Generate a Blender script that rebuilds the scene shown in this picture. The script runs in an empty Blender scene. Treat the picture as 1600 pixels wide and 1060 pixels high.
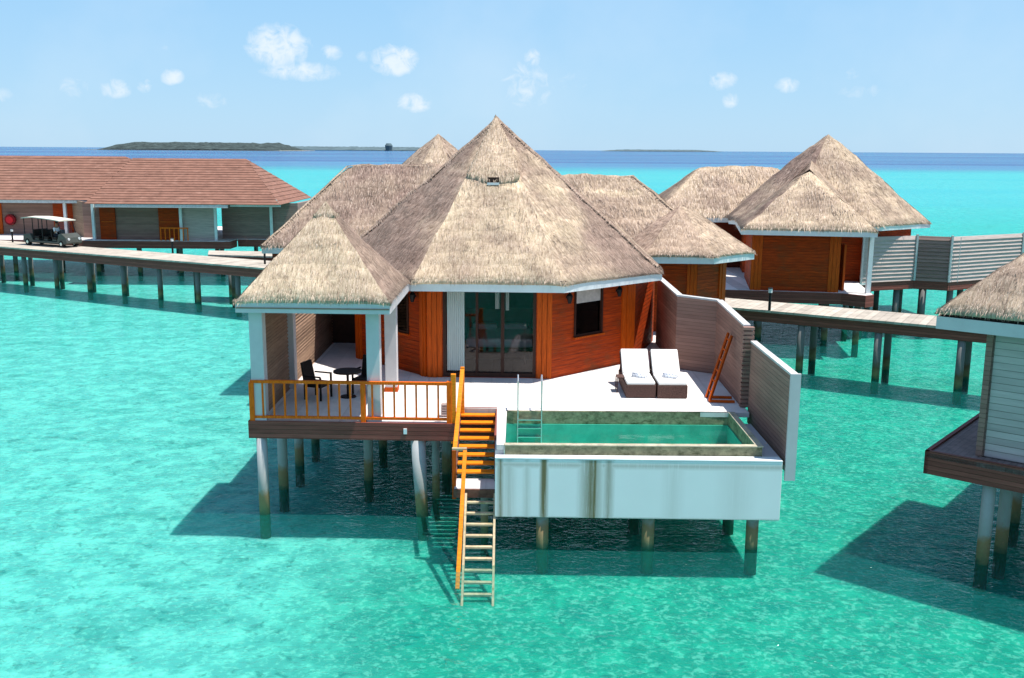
import bpy, math, random
import numpy as np
from mathutils import Vector, Matrix, noise
R = math.radians
random.seed(7)
S = bpy.context.scene

# ------------------------------------------------------------------ camera
FPX, CAMH = 1550.0, 8.9
pitch = math.atan(295.5 / FPX); roll = math.atan(10.5 / 1600)
Fv = Vector((0, math.cos(pitch), -math.sin(pitch)))
U0 = Vector((0, math.sin(pitch), math.cos(pitch))); R0 = Vector((1, 0, 0))
Rv = R0 * math.cos(roll) + U0 * math.sin(roll)
Uv = U0 * math.cos(roll) - R0 * math.sin(roll)
cd = bpy.data.cameras.new("camera"); cam = bpy.data.objects.new("camera", cd)
S.collection.objects.link(cam); S.camera = cam
cd.sensor_width = 36.0; cd.lens = 36.0 * FPX / 1600.0
cd.clip_start = 0.1; cd.clip_end = 90000
m = Matrix((Rv, Uv, -Fv)).transposed().to_4x4(); m.translation = Vector((0, 0, CAMH))
cam.matrix_world = m

def node(nt, t, **kw):
    n = nt.nodes.new(t)
    for k, v in kw.items():
        if k.startswith('i_'):
            n.inputs[k[2:].replace('_', ' ')].default_value = v
        else:
            setattr(n, k, v)
    return n
def mth(nt, op, a, b=None, c=None, clamp=False):
    n = nt.nodes.new('ShaderNodeMath'); n.operation = op; n.use_clamp = clamp
    for i, v in enumerate((a, b, c)):
        if v is None: continue
        if isinstance(v, (int, float)): n.inputs[i].default_value = v
        else: nt.links.new(v, n.inputs[i])
    return n.outputs[0]

# ------------------------------------------------------------------ world
SUN_DIR = Vector((0.335, -0.08, 1.0)).normalized()
sun_el = math.asin(SUN_DIR.z); sun_az = math.atan2(SUN_DIR.x, SUN_DIR.y)
w = bpy.data.worlds.new("World"); S.world = w; w.use_nodes = True
nt = w.node_tree; nt.nodes.clear()
sky = node(nt, 'ShaderNodeTexSky', sky_type='NISHITA', sun_disc=False)
sky.sun_elevation = sun_el; sky.sun_rotation = sun_az
sky.altitude = 0; sky.air_density = 1.0; sky.dust_density = 0.2; sky.ozone_density = 1.5
tc = node(nt, 'ShaderNodeTexCoord')
sep = node(nt, 'ShaderNodeSeparateXYZ'); nt.links.new(tc.outputs['Generated'], sep.inputs[0])
az = mth(nt, 'ARCTAN2', sep.outputs[0], sep.outputs[1])
el = mth(nt, 'ARCSINE', sep.outputs[2])
n1 = node(nt, 'ShaderNodeTexNoise', i_Scale=75.0, i_Detail=8.0, i_Roughness=0.62, i_Distortion=0.6)
nt.links.new(tc.outputs['Generated'], n1.inputs['Vector'])
CLOUDS = [(445, 85, 44, 30, 1), (478, 120, 58, 14, .7), (525, 93, 17, 11, .6), (620, 103, 36, 22, .95), (575, 98, 15, 10, .35),
          (650, 164, 30, 14, .8), (195, 149, 23, 13, .7), (240, 145, 13, 10, .6), (283, 131, 17, 12, .75), (132, 148, 27, 18, .35),
          (340, 162, 24, 13, .5), (15, 160, 22, 11, .35), (820, 138, 46, 36, .55), (828, 100, 14, 16, .6), (885, 135, 32, 18, .32),
          (1115, 134, 24, 13, .7), (1130, 162, 13, 11, .7), (1215, 142, 18, 11, .7), (1312, 128, 12, 13, .4), (1325, 152, 34, 12, .35),
          (1530, 182, 24, 11, .28), (720, -2, 100, 9, .5), (275, 92, 15, 9, .25), (-150, 120, 50, 25, .8), (1800, 100, 60, 30, .7)]
acc = None
for cx, cy, rx, ry, st in CLOUDS:
    a0 = math.atan((cx - 800) / FPX); e0 = ((234.5 + (cx - 800) * .0066) - cy) / FPX
    dx = mth(nt, 'DIVIDE', mth(nt, 'SUBTRACT', az, a0), 1.25 * rx / FPX)
    dy = mth(nt, 'DIVIDE', mth(nt, 'SUBTRACT', el, e0), 1.3 * ry / FPX)
    d2 = mth(nt, 'ADD', mth(nt, 'MULTIPLY', dx, dx), mth(nt, 'MULTIPLY', dy, dy))
    v = mth(nt, 'MULTIPLY', mth(nt, 'SUBTRACT', 1.0, d2, clamp=True), st)
    acc = v if acc is None else mth(nt, 'MAXIMUM', acc, v)
nz = mth(nt, 'MULTIPLY', mth(nt, 'SUBTRACT', n1.outputs['Fac'], 0.5), 3.4)
cm = mth(nt, 'MULTIPLY', mth(nt, 'SUBTRACT', mth(nt, 'ADD', acc, mth(nt, 'MULTIPLY', nz, mth(nt, 'ADD', acc, .05, clamp=True))), .22), .95, clamp=True)
cm = mth(nt, 'SMOOTH_MIN', cm, .72, .4)
n2 = node(nt, 'ShaderNodeTexNoise', i_Scale=5.0, i_Detail=5.0, i_Roughness=0.55)
nt.links.new(tc.outputs['Generated'], n2.inputs['Vector'])
wisp = mth(nt, 'MULTIPLY', mth(nt, 'SUBTRACT', n2.outputs['Fac'], 0.46), 0.6, clamp=True)
cm = mth(nt, 'MAXIMUM', cm, wisp)
tint = node(nt, 'ShaderNodeMix', data_type='RGBA', blend_type='MULTIPLY'); tint.inputs[0].default_value = 1.0
tint.inputs[7].default_value = (0.98, 1.0, 1.02, 1)
nt.links.new(sky.outputs[0], tint.inputs[6])
pale = node(nt, 'ShaderNodeMix', data_type='RGBA')
hz = node(nt, 'ShaderNodeMapRange'); hz.interpolation_type = 'SMOOTHSTEP'
for i_, v_ in enumerate((0.0, 0.30, 1.0, 0.0)): hz.inputs[i_ + 1].default_value = v_
nt.links.new(el, hz.inputs[0]); nt.links.new(hz.outputs[0], pale.inputs[0])
pale.inputs[6].default_value = (1.7, 3.75, 6.0, 1); pale.inputs[7].default_value = (2.45, 4.15, 5.8, 1)
upf = node(nt, 'ShaderNodeMapRange'); upf.interpolation_type = 'SMOOTHSTEP'
for i_, v_ in enumerate((0.12, 0.75, 0.85, 0.15)): upf.inputs[i_ + 1].default_value = v_
nt.links.new(el, upf.inputs[0])
air = node(nt, 'ShaderNodeMix', data_type='RGBA'); nt.links.new(upf.outputs[0], air.inputs[0])
nt.links.new(tint.outputs[2], air.inputs[6]); nt.links.new(pale.outputs[2], air.inputs[7])
mixc = node(nt, 'ShaderNodeMix', data_type='RGBA')
nt.links.new(cm, mixc.inputs[0]); nt.links.new(air.outputs[2], mixc.inputs[6]); mixc.inputs[7].default_value = (5.9, 6.2, 6.4, 1)
bg = node(nt, 'ShaderNodeBackground'); bg.inputs['Strength'].default_value = 0.12
nt.links.new(mixc.outputs[2], bg.inputs[0])
wo = node(nt, 'ShaderNodeOutputWorld'); nt.links.new(bg.outputs[0], wo.inputs[0])

# ------------------------------------------------------------------ sun, exposure
sd = bpy.data.lights.new("sun", 'SUN'); sd.energy = 5.0; sd.angle = R(0.55); sd.color = (1.0, 0.955, 0.89)
so = bpy.data.objects.new("sun", sd); S.collection.objects.link(so)
so.rotation_euler = SUN_DIR.to_track_quat('Z', 'Y').to_euler(); so.location = (20, 10, 60)
S.view_settings.view_transform = 'Standard'; S.view_settings.look = 'None'
S.view_settings.gamma = 1.0; S.view_settings.exposure = 0.45; S.view_settings.use_curve_mapping = False
S.render.engine = 'CYCLES'
S.cycles.max_bounces = 8; S.cycles.transparent_max_bounces = 16

# ------------------------------------------------------------------ helpers
def P(px, py, z):
    """world point at height z seen at photo pixel (planning aid)"""
    d = Fv * FPX + Rv * (px - 800) + Uv * (530 - py)
    t = (z - CAMH) / d.z
    return Vector((0, 0, CAMH)) + d * t
def V(*a): return Vector(a)

class M:
    def __init__(s): s.v = []; s.f = []; s.mi = []; s.cur = 0
    def add(s, vs, fs):
        b = len(s.v); s.v += [tuple(v) for v in vs]
        for f in fs: s.f.append(tuple(b + i for i in f)); s.mi.append(s.cur)
        return s
    def hexa(s, p):
        return s.add(p, [(0, 3, 2, 1), (4, 5, 6, 7), (0, 1, 5, 4), (1, 2, 6, 5), (2, 3, 7, 6), (3, 0, 4, 7)])
    def box(s, x0, x1, y0, y1, z0, z1):
        return s.hexa([(x0, y0, z0), (x1, y0, z0), (x1, y1, z0), (x0, y1, z0), (x0, y0, z1), (x1, y0, z1), (x1, y1, z1), (x0, y1, z1)])
    def obox(s, c, e, sx, sy, z0, z1):
        """box centred on c (xy), x-axis along e (xy unit)"""
        e = Vector((e[0], e[1])).normalized(); n = Vector((-e.y, e.x)); c = Vector((c[0], c[1]))
        q = [c - e * sx / 2 - n * sy / 2, c + e * sx / 2 - n * sy / 2, c + e * sx / 2 + n * sy / 2, c - e * sx / 2 + n * sy / 2]
        return s.hexa([(a.x, a.y, z0) for a in q] + [(a.x, a.y, z1) for a in q])
    def beam(s, p, q, w_, h_, up=(0, 0, 1)):
        p = Vector(p); q = Vector(q); d = (q - p).normalized(); up = Vector(up)
        if abs(d.dot(up)) > .99: up = Vector((0, 1, 0))
        a = d.cross(up).normalized() * w_ / 2; b = a.cross(d).normalized() * h_ / 2
        return s.hexa([p - a - b, p + a - b, q + a - b, q - a - b, p - a + b, p + a + b, q + a + b, q - a + b])
    def cyl(s, p, q, r0, r1=None, n=12):
        p = Vector(p); q = Vector(q); r1 = r0 if r1 is None else r1
        d = (q - p).normalized(); a = d.orthogonal().normalized(); b = d.cross(a)
        vs = []
        for k in range(n):
            t = 2 * math.pi * k / n; o = a * math.cos(t) + b * math.sin(t)
            vs.append(p + o * r0)
        for k in range(n):
            t = 2 * math.pi * k / n; o = a * math.cos(t) + b * math.sin(t)
            vs.append(q + o * r1)
        fs = [(k, (k + 1) % n, n + (k + 1) % n, n + k) for k in range(n)] + [tuple(range(n))[::-1], tuple(range(n, 2 * n))]
        return s.add(vs, fs)
    def prism(s, poly, z0, z1):
        n = len(poly)
        return s.add([(p[0], p[1], z0) for p in poly] + [(p[0], p[1], z1) for p in poly],
                     [tuple(range(n))[::-1], tuple(range(n, 2 * n))] + [(k, (k + 1) % n, n + (k + 1) % n, n + k) for k in range(n)])
    def wall(s, a, b, z0, z1, t, holes=()):
        """wall from a to b, thickness to the left of a->b, rectangular holes (s0,s1,zb,zt)"""
        a = Vector((a[0], a[1])); b = Vector((b[0], b[1])); L = (b - a).length; e = (b - a) / L; n = Vector((-e.y, e.x)) * t
        def blk(s0, s1, za, zb):
            if s1 - s0 < .001 or zb - za < .001: return
            q = [a + e * s0, a + e * s1, a + e * s1 + n, a + e * s0 + n]
            s.hexa([(k.x, k.y, za) for k in q] + [(k.x, k.y, zb) for k in q])
        cur = 0
        for (s0, s1, zb, zt) in sorted(holes):
            blk(cur, s0, z0, z1); blk(s0, s1, z0, zb); blk(s0, s1, zt, z1); cur = s1
        blk(cur, L, z0, z1)
        return s
    def lap(s, a, b, z0, z1, h=.14, out=.028):
        """lapped boards on the right side of a->b"""
        a = Vector((a[0], a[1])); b = Vector((b[0], b[1])); e = (b - a).normalized(); n = Vector((e.y, -e.x))
        k = max(1, round((z1 - z0) / h)); hh = (z1 - z0) / k
        for i in range(k):
            zb, zt = z0 + i * hh, z0 + (i + 1) * hh
            o0 = n * (out + random.uniform(0, .006)); o1 = n * .006
            s.add([(a.x + o0.x, a.y + o0.y, zb), (b.x + o0.x, b.y + o0.y, zb), (b.x + o1.x, b.y + o1.y, zt), (a.x + o1.x, a.y + o1.y, zt),
                   (a.x, a.y, zb), (b.x, b.y, zb)],
                  [(0, 1, 2, 3), (4, 5, 1, 0)])
        return s
    def build(s, name, mat, parent=None, smooth=False, bevel=0):
        me = bpy.data.meshes.new(name); me.from_pydata(s.v, [], s.f); me.update()
        mats = mat if isinstance(mat, (list, tuple)) else [mat]
        for k in mats: me.materials.append(k)
        if len(mats) > 1: me.polygons.foreach_set('material_index', s.mi)
        if smooth: me.polygons.foreach_set('use_smooth', [True] * len(me.polygons))
        o = bpy.data.objects.new(name, me); S.collection.objects.link(o)
        if bevel:
            bm = o.modifiers.new('bevel', 'BEVEL'); bm.width = bevel; bm.segments = 2; bm.limit_method = 'ANGLE'
        if parent: setp(o, parent)
        return o

def wmat(o):
    return (wmat(o.parent) @ o.matrix_parent_inverse @ o.matrix_basis) if o.parent else o.matrix_basis.copy()
def setp(o, p):
    o.parent = p; o.matrix_parent_inverse = wmat(p).inverted()
def thing(name, label, cat, loc, group=None, rz=0):
    o = bpy.data.objects.new(name, None); S.collection.objects.link(o)
    o.empty_display_size = .3; o.location = loc; o.rotation_euler = (0, 0, rz)
    return tag(o, label, cat, group)
def tag(o, label, cat, group=None):
    o['label'] = label; o['category'] = cat
    if group: o['group'] = group
    return o
def kind(o, k): o['kind'] = k; return o
def copy_tree(o, parent=None):
    c = o.copy(); S.collection.objects.link(c)
    if parent: c.parent = parent
    for ch in list(o.children): copy_tree(ch, c)
    return c

# ------------------------------------------------------------------ materials
MATS = {}
def mat(name, col, rough=.6, spec=.16, noise_amt=.12, nscale=6.0, bump=0.0, bscale=None, metal=0.0, stretch=(1, 1, 1), groove=None,
        col2=None, groove_axis='Z', groove_dark=.45, dirt=None, pernoise=0):
    """principled with mottled colour, optional board grooves (period along an axis), optional dirt patches (colour, scale, threshold)"""
    mt = bpy.data.materials.new(name); mt.use_nodes = True; nt = mt.node_tree; b = nt.nodes['Principled BSDF']
    L = nt.links
    tc = node(nt, 'ShaderNodeTexCoord'); mp = node(nt, 'ShaderNodeMapping'); mp.inputs['Scale'].default_value = stretch
    L.new(tc.outputs['Object'], mp.inputs[0])
    nz = node(nt, 'ShaderNodeTexNoise', i_Scale=nscale, i_Detail=6.0, i_Roughness=.65); L.new(mp.outputs[0], nz.inputs['Vector'])
    c2 = col2 or tuple(c * (1 - 2 * noise_amt) for c in col)
    c1 = tuple(min(1, c * (1 + noise_amt)) for c in col)
    mx = node(nt, 'ShaderNodeMix', data_type='RGBA'); mx.inputs[6].default_value = (*c2, 1); mx.inputs[7].default_value = (*c1, 1)
    mr = node(nt, 'ShaderNodeMapRange'); mr.inputs[1].default_value = .3; mr.inputs[2].default_value = .7
    L.new(nz.outputs['Fac'], mr.inputs[0]); L.new(mr.outputs[0], mx.inputs[0])
    out = mx.outputs[2]; hgt = nz.outputs['Fac']; gr = None
    if groove:
        sp = node(nt, 'ShaderNodeSeparateXYZ'); L.new(tc.outputs['Object'], sp.inputs[0])
        src = {'Z': sp.outputs[2], 'X': sp.outputs[0], 'Y': sp.outputs[1]}.get(groove_axis)
        if src is None:  # diagonal: (ax, ay)
            src = mth(nt, 'ADD', mth(nt, 'MULTIPLY', sp.outputs[0], groove_axis[0]), mth(nt, 'MULTIPLY', sp.outputs[1], groove_axis[1]))
        q = mth(nt, 'DIVIDE', src, groove)
        fr = mth(nt, 'FRACT', q)
        gr = mth(nt, 'SMOOTH_MIN', mth(nt, 'MULTIPLY', fr, 7.0), 1.0, .2, clamp=True)
        wn = node(nt, 'ShaderNodeTexWhiteNoise', noise_dimensions='1D'); L.new(mth(nt, 'FLOOR', q), wn.inputs['W'])
        vr = mth(nt, 'ADD', mth(nt, 'MULTIPLY', wn.outputs[0], .3), .85)
        g2 = mth(nt, 'MULTIPLY', vr, mth(nt, 'ADD', mth(nt, 'MULTIPLY', gr, 1 - groove_dark), groove_dark))
        m2 = node(nt, 'ShaderNodeMix', data_type='RGBA', blend_type='MULTIPLY'); m2.inputs[0].default_value = 1
        cb = node(nt, 'ShaderNodeCombineColor')
        for i in range(3): L.new(g2, cb.inputs[i])
        L.new(out, m2.inputs[6]); L.new(cb.outputs[0], m2.inputs[7]); out = m2.outputs[2]
        hgt = mth(nt, 'ADD', mth(nt, 'MULTIPLY', nz.outputs['Fac'], .25), gr)
    if dirt:
        dc, dsc, dth, dst = dirt
        mp2 = node(nt, 'ShaderNodeMapping'); mp2.inputs['Scale'].default_value = dst; L.new(tc.outputs['Object'], mp2.inputs[0])
        n3 = node(nt, 'ShaderNodeTexNoise', i_Scale=dsc, i_Detail=8.0, i_Roughness=.7); L.new(mp2.outputs[0], n3.inputs['Vector'])
        r3 = node(nt, 'ShaderNodeMapRange'); r3.inputs[1].default_value = dth; r3.inputs[2].default_value = dth + .16
        L.new(n3.outputs['Fac'], r3.inputs[0])
        m3 = node(nt, 'ShaderNodeMix', data_type='RGBA'); L.new(r3.outputs[0], m3.inputs[0]); L.new(out, m3.inputs[6]); m3.inputs[7].default_value = (*dc, 1)
        out = m3.outputs[2]
    L.new(out, b.inputs['Base Color'])
    b.inputs['Roughness'].default_value = rough; b.inputs['Metallic'].default_value = metal
    b.inputs['Specular IOR Level'].default_value = spec
    if bump or groove:
        bp = node(nt, 'ShaderNodeBump', i_Strength=bump or .5, i_Distance=.02); L.new(hgt, bp.inputs['Height']); L.new(bp.outputs[0], b.inputs['Normal'])
    MATS[name] = mt
    return mt

orange = mat('orange_boards', (.44, .050, .004), rough=.65, nscale=3, stretch=(.6, .6, 9), groove=.13, noise_amt=.28, groove_dark=.35, bump=.5, dirt=((.22, .045, .010), .9, .50, (1, 1, 1.6)))
stair_m = mat('sunlit_varnished_steps', (.84, .25, .012), rough=.5, nscale=5, stretch=(1, 5, 5), noise_amt=.2, bump=.1)  # yellower copy of the railing varnish, sunlight put into its colour
orange_trim = mat('orange_trim', (.56, .085, .004), rough=.55, nscale=4, stretch=(8, 8, .6), noise_amt=.2, bump=.1)
orange_v = mat('orange_vertical_boards', (.55, .09, .005), rough=.55, nscale=4, stretch=(6, 6, .5), groove=.145, groove_axis=(1, .35), noise_amt=.2, groove_dark=.4)
rail_m = mat('varnished_yellow_wood', (.90, .145, .004), rough=.5, nscale=5, stretch=(5, 5, 1), noise_amt=.2, bump=.1)
darkred = mat('dark_red_boards', (.12, .02, .008), rough=.5, nscale=3, stretch=(.6, .6, 9), groove=.13, noise_amt=.2)
brownf = mat('brown_fascia_boards', (.25, .072, .055), rough=.6, nscale=3, stretch=(.5, .5, 5), groove=.105, noise_amt=.14, groove_dark=.3)
brownp = mat('brown_wood', (.16, .075, .055), rough=.6, nscale=6, noise_amt=.25, bump=.2)
darkwood = mat('dark_brown_joinery', (.05, .02, .014), rough=.4, nscale=6)
taupe = mat('taupe_boards', (.30, .175, .14), rough=.75, nscale=2, stretch=(.5, .5, 3), groove=.105, noise_amt=.09, groove_dark=.42)
tanslat = mat('tan_slats', (.34, .22, .15), rough=.75, nscale=4, stretch=(.6, .6, 8), groove=.09, noise_amt=.15, groove_dark=.4)
greyslat = mat('grey_weathered_boards', (.54, .43, .39), rough=.8, nscale=3, stretch=(.5, .5, 12), noise_amt=.18, bump=.2)
greyboard = mat('grey_lapped_boards', (.50, .43, .41), rough=.8, nscale=2, stretch=(.5, .5, 4), noise_amt=.08, groove=.15, groove_dark=.38)
greydark = mat('dark_grey_boards', (.34, .22, .19), rough=.8, nscale=3, stretch=(.5, .5, 12), noise_amt=.18, groove=.14, groove_dark=.6)
deckpale = mat('pale_deck_tiles', (.74, .70, .67), rough=.8, nscale=1.6, noise_amt=.07, groove=.6, groove_axis='X', groove_dark=.86, bump=.08)
deckgrey = mat('mauve_grey_decking', (.25, .18, .17), rough=.7, nscale=4, noise_amt=.15, groove=.13, groove_axis=(.77, -.64), groove_dark=.5)
walkway_m = mat('bleached_walkway_boards', (.47, .41, .34), rough=.85, nscale=2.0, noise_amt=.14, groove=.3, groove_axis=(.86, -.5), groove_dark=.7)
whitep = mat('white_painted_board', (.74, .76, .76), rough=.5, nscale=2.5, noise_amt=.06)
bluewhite = mat('pale_blue_painted_render', (.58, .55, .55), rough=.65, nscale=1.2, noise_amt=.06, bump=.06)
pile_m = None
algae = mat('algae_stained_stone', (.30, .27, .16), rough=.6, nscale=7, noise_amt=.25, dirt=((.07, .075, .035), 3.5, .50, (1, 1, 2)), bump=.3)
coping_m = mat('mossy_pale_coping', (.52, .46, .34), rough=.7, nscale=6, noise_amt=.2, dirt=((.20, .22, .12), 3, .52, (1, 1, 1)))
poolin = mat('green_pool_tile', (.10, .50, .40), rough=.4, nscale=2.5, noise_amt=.12)
white_fab = mat('white_cushion_fabric', (.80, .78, .74), rough=.9, nscale=4, noise_amt=.03, bump=.15)
wicker = mat('brown_wicker', (.115, .062, .05), rough=.7, nscale=40, noise_amt=.35, bump=.5)
blackwick = mat('black_wicker', (.018, .013, .012), rough=.55, nscale=40, noise_amt=.3, bump=.4)
steel = mat('stainless_steel', (.62, .64, .64), rough=.25, metal=.9, noise_amt=.03)
curtain_m = mat('pale_curtain', (.60, .66, .64), rough=.9, nscale=9, stretch=(6, 6, .3), noise_amt=.08, bump=.25)
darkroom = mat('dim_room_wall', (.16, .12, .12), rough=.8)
floor_in = mat('brown_tile_floor', (.20, .13, .10), rough=.5, groove=.6, groove_axis='X', groove_dark=.7)
bedsheet = mat('bed_linen', (.85, .82, .84), rough=.9, noise_amt=.05)
bedwood = mat('dark_bed_wood', (.07, .03, .02), rough=.5)
black_m = mat('black_metal', (.012, .012, .014), rough=.4)
gap_m = mat('painted_gap_shade', (.012, .008, .006), rough=.9)  # near-black colour standing in for shade inside the eave gap and vent
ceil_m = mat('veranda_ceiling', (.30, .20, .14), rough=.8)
tile_r = mat('terracotta_shingles', (.25, .125, .09), rough=.8, nscale=1.3, stretch=(1, 1, 3), noise_amt=.16, dirt=((.33, .18, .135), 1.6, .54, (1, 1, 5)))
rooftrim = mat('grey_eave_board', (.55, .54, .53), rough=.7)
blind_m = mat('pale_roller_blind', (.55, .50, .47), rough=.9)
cartbody = mat('grey_green_cart_body', (.075, .08, .07), rough=.35, noise_amt=.1)
carttop = mat('cream_canopy', (.66, .60, .50), rough=.6, noise_amt=.04)
rubber = mat('tyre_rubber', (.02, .02, .02), rough=.8)
skin_m = mat('skin', (.28, .15, .10), rough=.6, noise_amt=.05)
shirt_m = mat('white_shirt', (.72, .73, .76), rough=.9, noise_amt=.05)
dark_cloth = mat('dark_trousers', (.02, .02, .03), rough=.9)
red_m = mat('red_paint', (.62, .02, .03), rough=.5, noise_amt=.08)
darkred_m = mat('dark_red_rim', (.22, .01, .015), rough=.5)
towel_blue = mat('blue_striped_towel', (.72, .74, .80), rough=.95, groove=.055, groove_axis=(.9, .35), groove_dark=.12, noise_amt=.03)
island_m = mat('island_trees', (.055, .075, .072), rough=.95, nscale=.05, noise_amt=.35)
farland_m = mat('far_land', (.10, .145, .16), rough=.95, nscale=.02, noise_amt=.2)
sand_m = mat('island_beach_sand', (.6, .55, .45), rough=.95, nscale=.02)
ladderwood = mat('weathered_ladder_wood', (.56, .44, .28), rough=.8, nscale=6, noise_amt=.2, dirt=((.22, .20, .06), 4, .55, (1, 1, 1)))

def mat_pile(name='concrete_pile', k=1.0):
    mt = bpy.data.materials.new(name); mt.use_nodes = True; nt = mt.node_tree; b = nt.nodes['Principled BSDF']; L = nt.links
    tc = node(nt, 'ShaderNodeTexCoord'); sp = node(nt, 'ShaderNodeSeparateXYZ'); L.new(tc.outputs['Object'], sp.inputs[0])
    nz = node(nt, 'ShaderNodeTexNoise', i_Scale=5.0, i_Detail=6.0); L.new(tc.outputs['Object'], nz.inputs['Vector'])
    h = mth(nt, 'ADD', sp.outputs[2], mth(nt, 'MULTIPLY', mth(nt, 'SUBTRACT', nz.outputs['Fac'], .5), .5))
    cr = node(nt, 'ShaderNodeValToRGB'); e = cr.color_ramp.elements
    mr = node(nt, 'ShaderNodeMapRange'); mr.inputs[1].default_value = -1.0; mr.inputs[2].default_value = 2.5; L.new(h, mr.inputs[0])
    e[0].position = .28; e[0].color = (.03, .10, .06, 1)
    e[1].position = .34; e[1].color = (.20, .17, .08, 1)
    for p_, c_ in ((.43, (.27 * k, .17 * k, .08 * k, 1)), (.49, (.30 * k, .30 * k, .28 * k, 1)), (.8, (.44 * k, .43 * k, .43 * k, 1))):
        x = e.new(p_); x.color = c_
    L.new(mr.outputs[0], cr.inputs[0]); L.new(cr.outputs[0], b.inputs['Base Color']); b.inputs['Roughness'].default_value = .8
    return mt
pile_m = mat_pile(); pile_dark = mat_pile('weathered_dark_pile', .42)
def mat_wallstain():
    """pale painted pool wall with vertical run-off stains below the overflow points"""
    mt = bpy.data.materials.new('stained_pool_wall'); mt.use_nodes = True; nt = mt.node_tree; b = nt.nodes['Principled BSDF']; L = nt.links
    tc = node(nt, 'ShaderNodeTexCoord'); sp = node(nt, 'ShaderNodeSeparateXYZ'); L.new(tc.outputs['Object'], sp.inputs[0])
    mp = node(nt, 'ShaderNodeMapping'); mp.inputs['Scale'].default_value = (24, 24, .9); L.new(tc.outputs['Object'], mp.inputs[0])
    nz = node(nt, 'ShaderNodeTexNoise', i_Scale=1.0, i_Detail=8.0, i_Roughness=.75); L.new(mp.outputs[0], nz.inputs['Vector'])
    n0 = node(nt, 'ShaderNodeTexNoise', i_Scale=1.2, i_Detail=6.0); L.new(tc.outputs['Object'], n0.inputs['Vector'])
    acc = None
    for x0, w_, st in ((.73, .12, 1.35), (1.78, .34, .95), (1.86, .09, 1.2), (2.17, .16, .7), (-.24, .10, .9), (-.05, .2, .35), (.35, .12, .3), (3.6, .3, .18), (5.0, .5, .15)):
        v = mth(nt, 'MULTIPLY', mth(nt, 'SUBTRACT', 1.0, mth(nt, 'DIVIDE', mth(nt, 'ABSOLUTE', mth(nt, 'SUBTRACT', sp.outputs[0], x0)), w_), clamp=True), st)
        acc = v if acc is None else mth(nt, 'MAXIMUM', acc, v)
    top = mth(nt, 'MULTIPLY', mth(nt, 'SUBTRACT', 1.0, mth(nt, 'DIVIDE', mth(nt, 'ABSOLUTE', mth(nt, 'SUBTRACT', sp.outputs[2], 2.03)), .1), clamp=True), .45)
    bot = mth(nt, 'MULTIPLY', mth(nt, 'SUBTRACT', 1.0, mth(nt, 'DIVIDE', mth(nt, 'ABSOLUTE', mth(nt, 'SUBTRACT', sp.outputs[2], .80)), .05), clamp=True), .5)
    acc = mth(nt, 'MAXIMUM', mth(nt, 'MAXIMUM', acc, top), bot)
    r = node(nt, 'ShaderNodeMapRange'); r.inputs[1].default_value = .33; r.inputs[2].default_value = .62; L.new(mth(nt, 'ADD', mth(nt, 'MULTIPLY', nz.outputs['Fac'], 1.0), mth(nt, 'MULTIPLY', n0.outputs['Fac'], .25)), r.inputs[0])
    f = mth(nt, 'MULTIPLY', acc, r.outputs[0], clamp=True)
    base = node(nt, 'ShaderNodeMix', data_type='RGBA'); base.inputs[6].default_value = (.84, .78, .77, 1); base.inputs[7].default_value = (.93, .87, .86, 1); L.new(n0.outputs['Fac'], base.inputs[0])
    mx = node(nt, 'ShaderNodeMix', data_type='RGBA'); L.new(f, mx.inputs[0]); L.new(base.outputs[2], mx.inputs[6]); mx.inputs[7].default_value = (.20, .15, .07, 1)
    L.new(mx.outputs[2], b.inputs['Base Color']); b.inputs['Roughness'].default_value = .6
    return mt
stainwall = mat_wallstain()
def mat_glass(name, tint=(.55, .6, .6), refl=.12):
    mt = bpy.data.materials.new(name); mt.use_nodes = True; nt = mt.node_tree; nt.nodes.clear()
    t = node(nt, 'ShaderNodeBsdfTransparent'); t.inputs[0].default_value = (*tint, 1)
    g = node(nt, 'ShaderNodeBsdfGlossy'); g.inputs['Roughness'].default_value = .03
    mx = node(nt, 'ShaderNodeMixShader'); mx.inputs[0].default_value = refl
    o = node(nt, 'ShaderNodeOutputMaterial')
    nt.links.new(t.outputs[0], mx.inputs[1]); nt.links.new(g.outputs[0], mx.inputs[2]); nt.links.new(mx.outputs[0], o.inputs[0])
    return mt
glass = mat_glass('window_glass', (.88, .85, .85), .025); darkglass = mat_glass('dark_window_glass', (.25, .25, .27), .03)

def reef_mask(nt, tc):
    """0 over the lagoon, 1 beyond the reef edge (same line for water and bed)"""
    L = nt.links; sp = node(nt, 'ShaderNodeSeparateXYZ'); L.new(tc.outputs['Object'], sp.inputs[0])
    n = node(nt, 'ShaderNodeTexNoise', i_Scale=.004, i_Detail=3.0, i_Roughness=.5); L.new(tc.outputs['Object'], n.inputs['Vector'])
    w_ = mth(nt, 'MULTIPLY', mth(nt, 'SUBTRACT', n.outputs['Fac'], .5), 260)
    q = mth(nt, 'ADD', mth(nt, 'ADD', sp.outputs[1], mth(nt, 'MULTIPLY', sp.outputs[0], -.15)), w_)
    m_ = node(nt, 'ShaderNodeMapRange'); m_.interpolation_type = 'SMOOTHSTEP'
    for i, v in enumerate((400., 600., 0., 1.)): m_.inputs[i + 1].default_value = v
    L.new(q, m_.inputs[0]); return m_.outputs[0]
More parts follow.
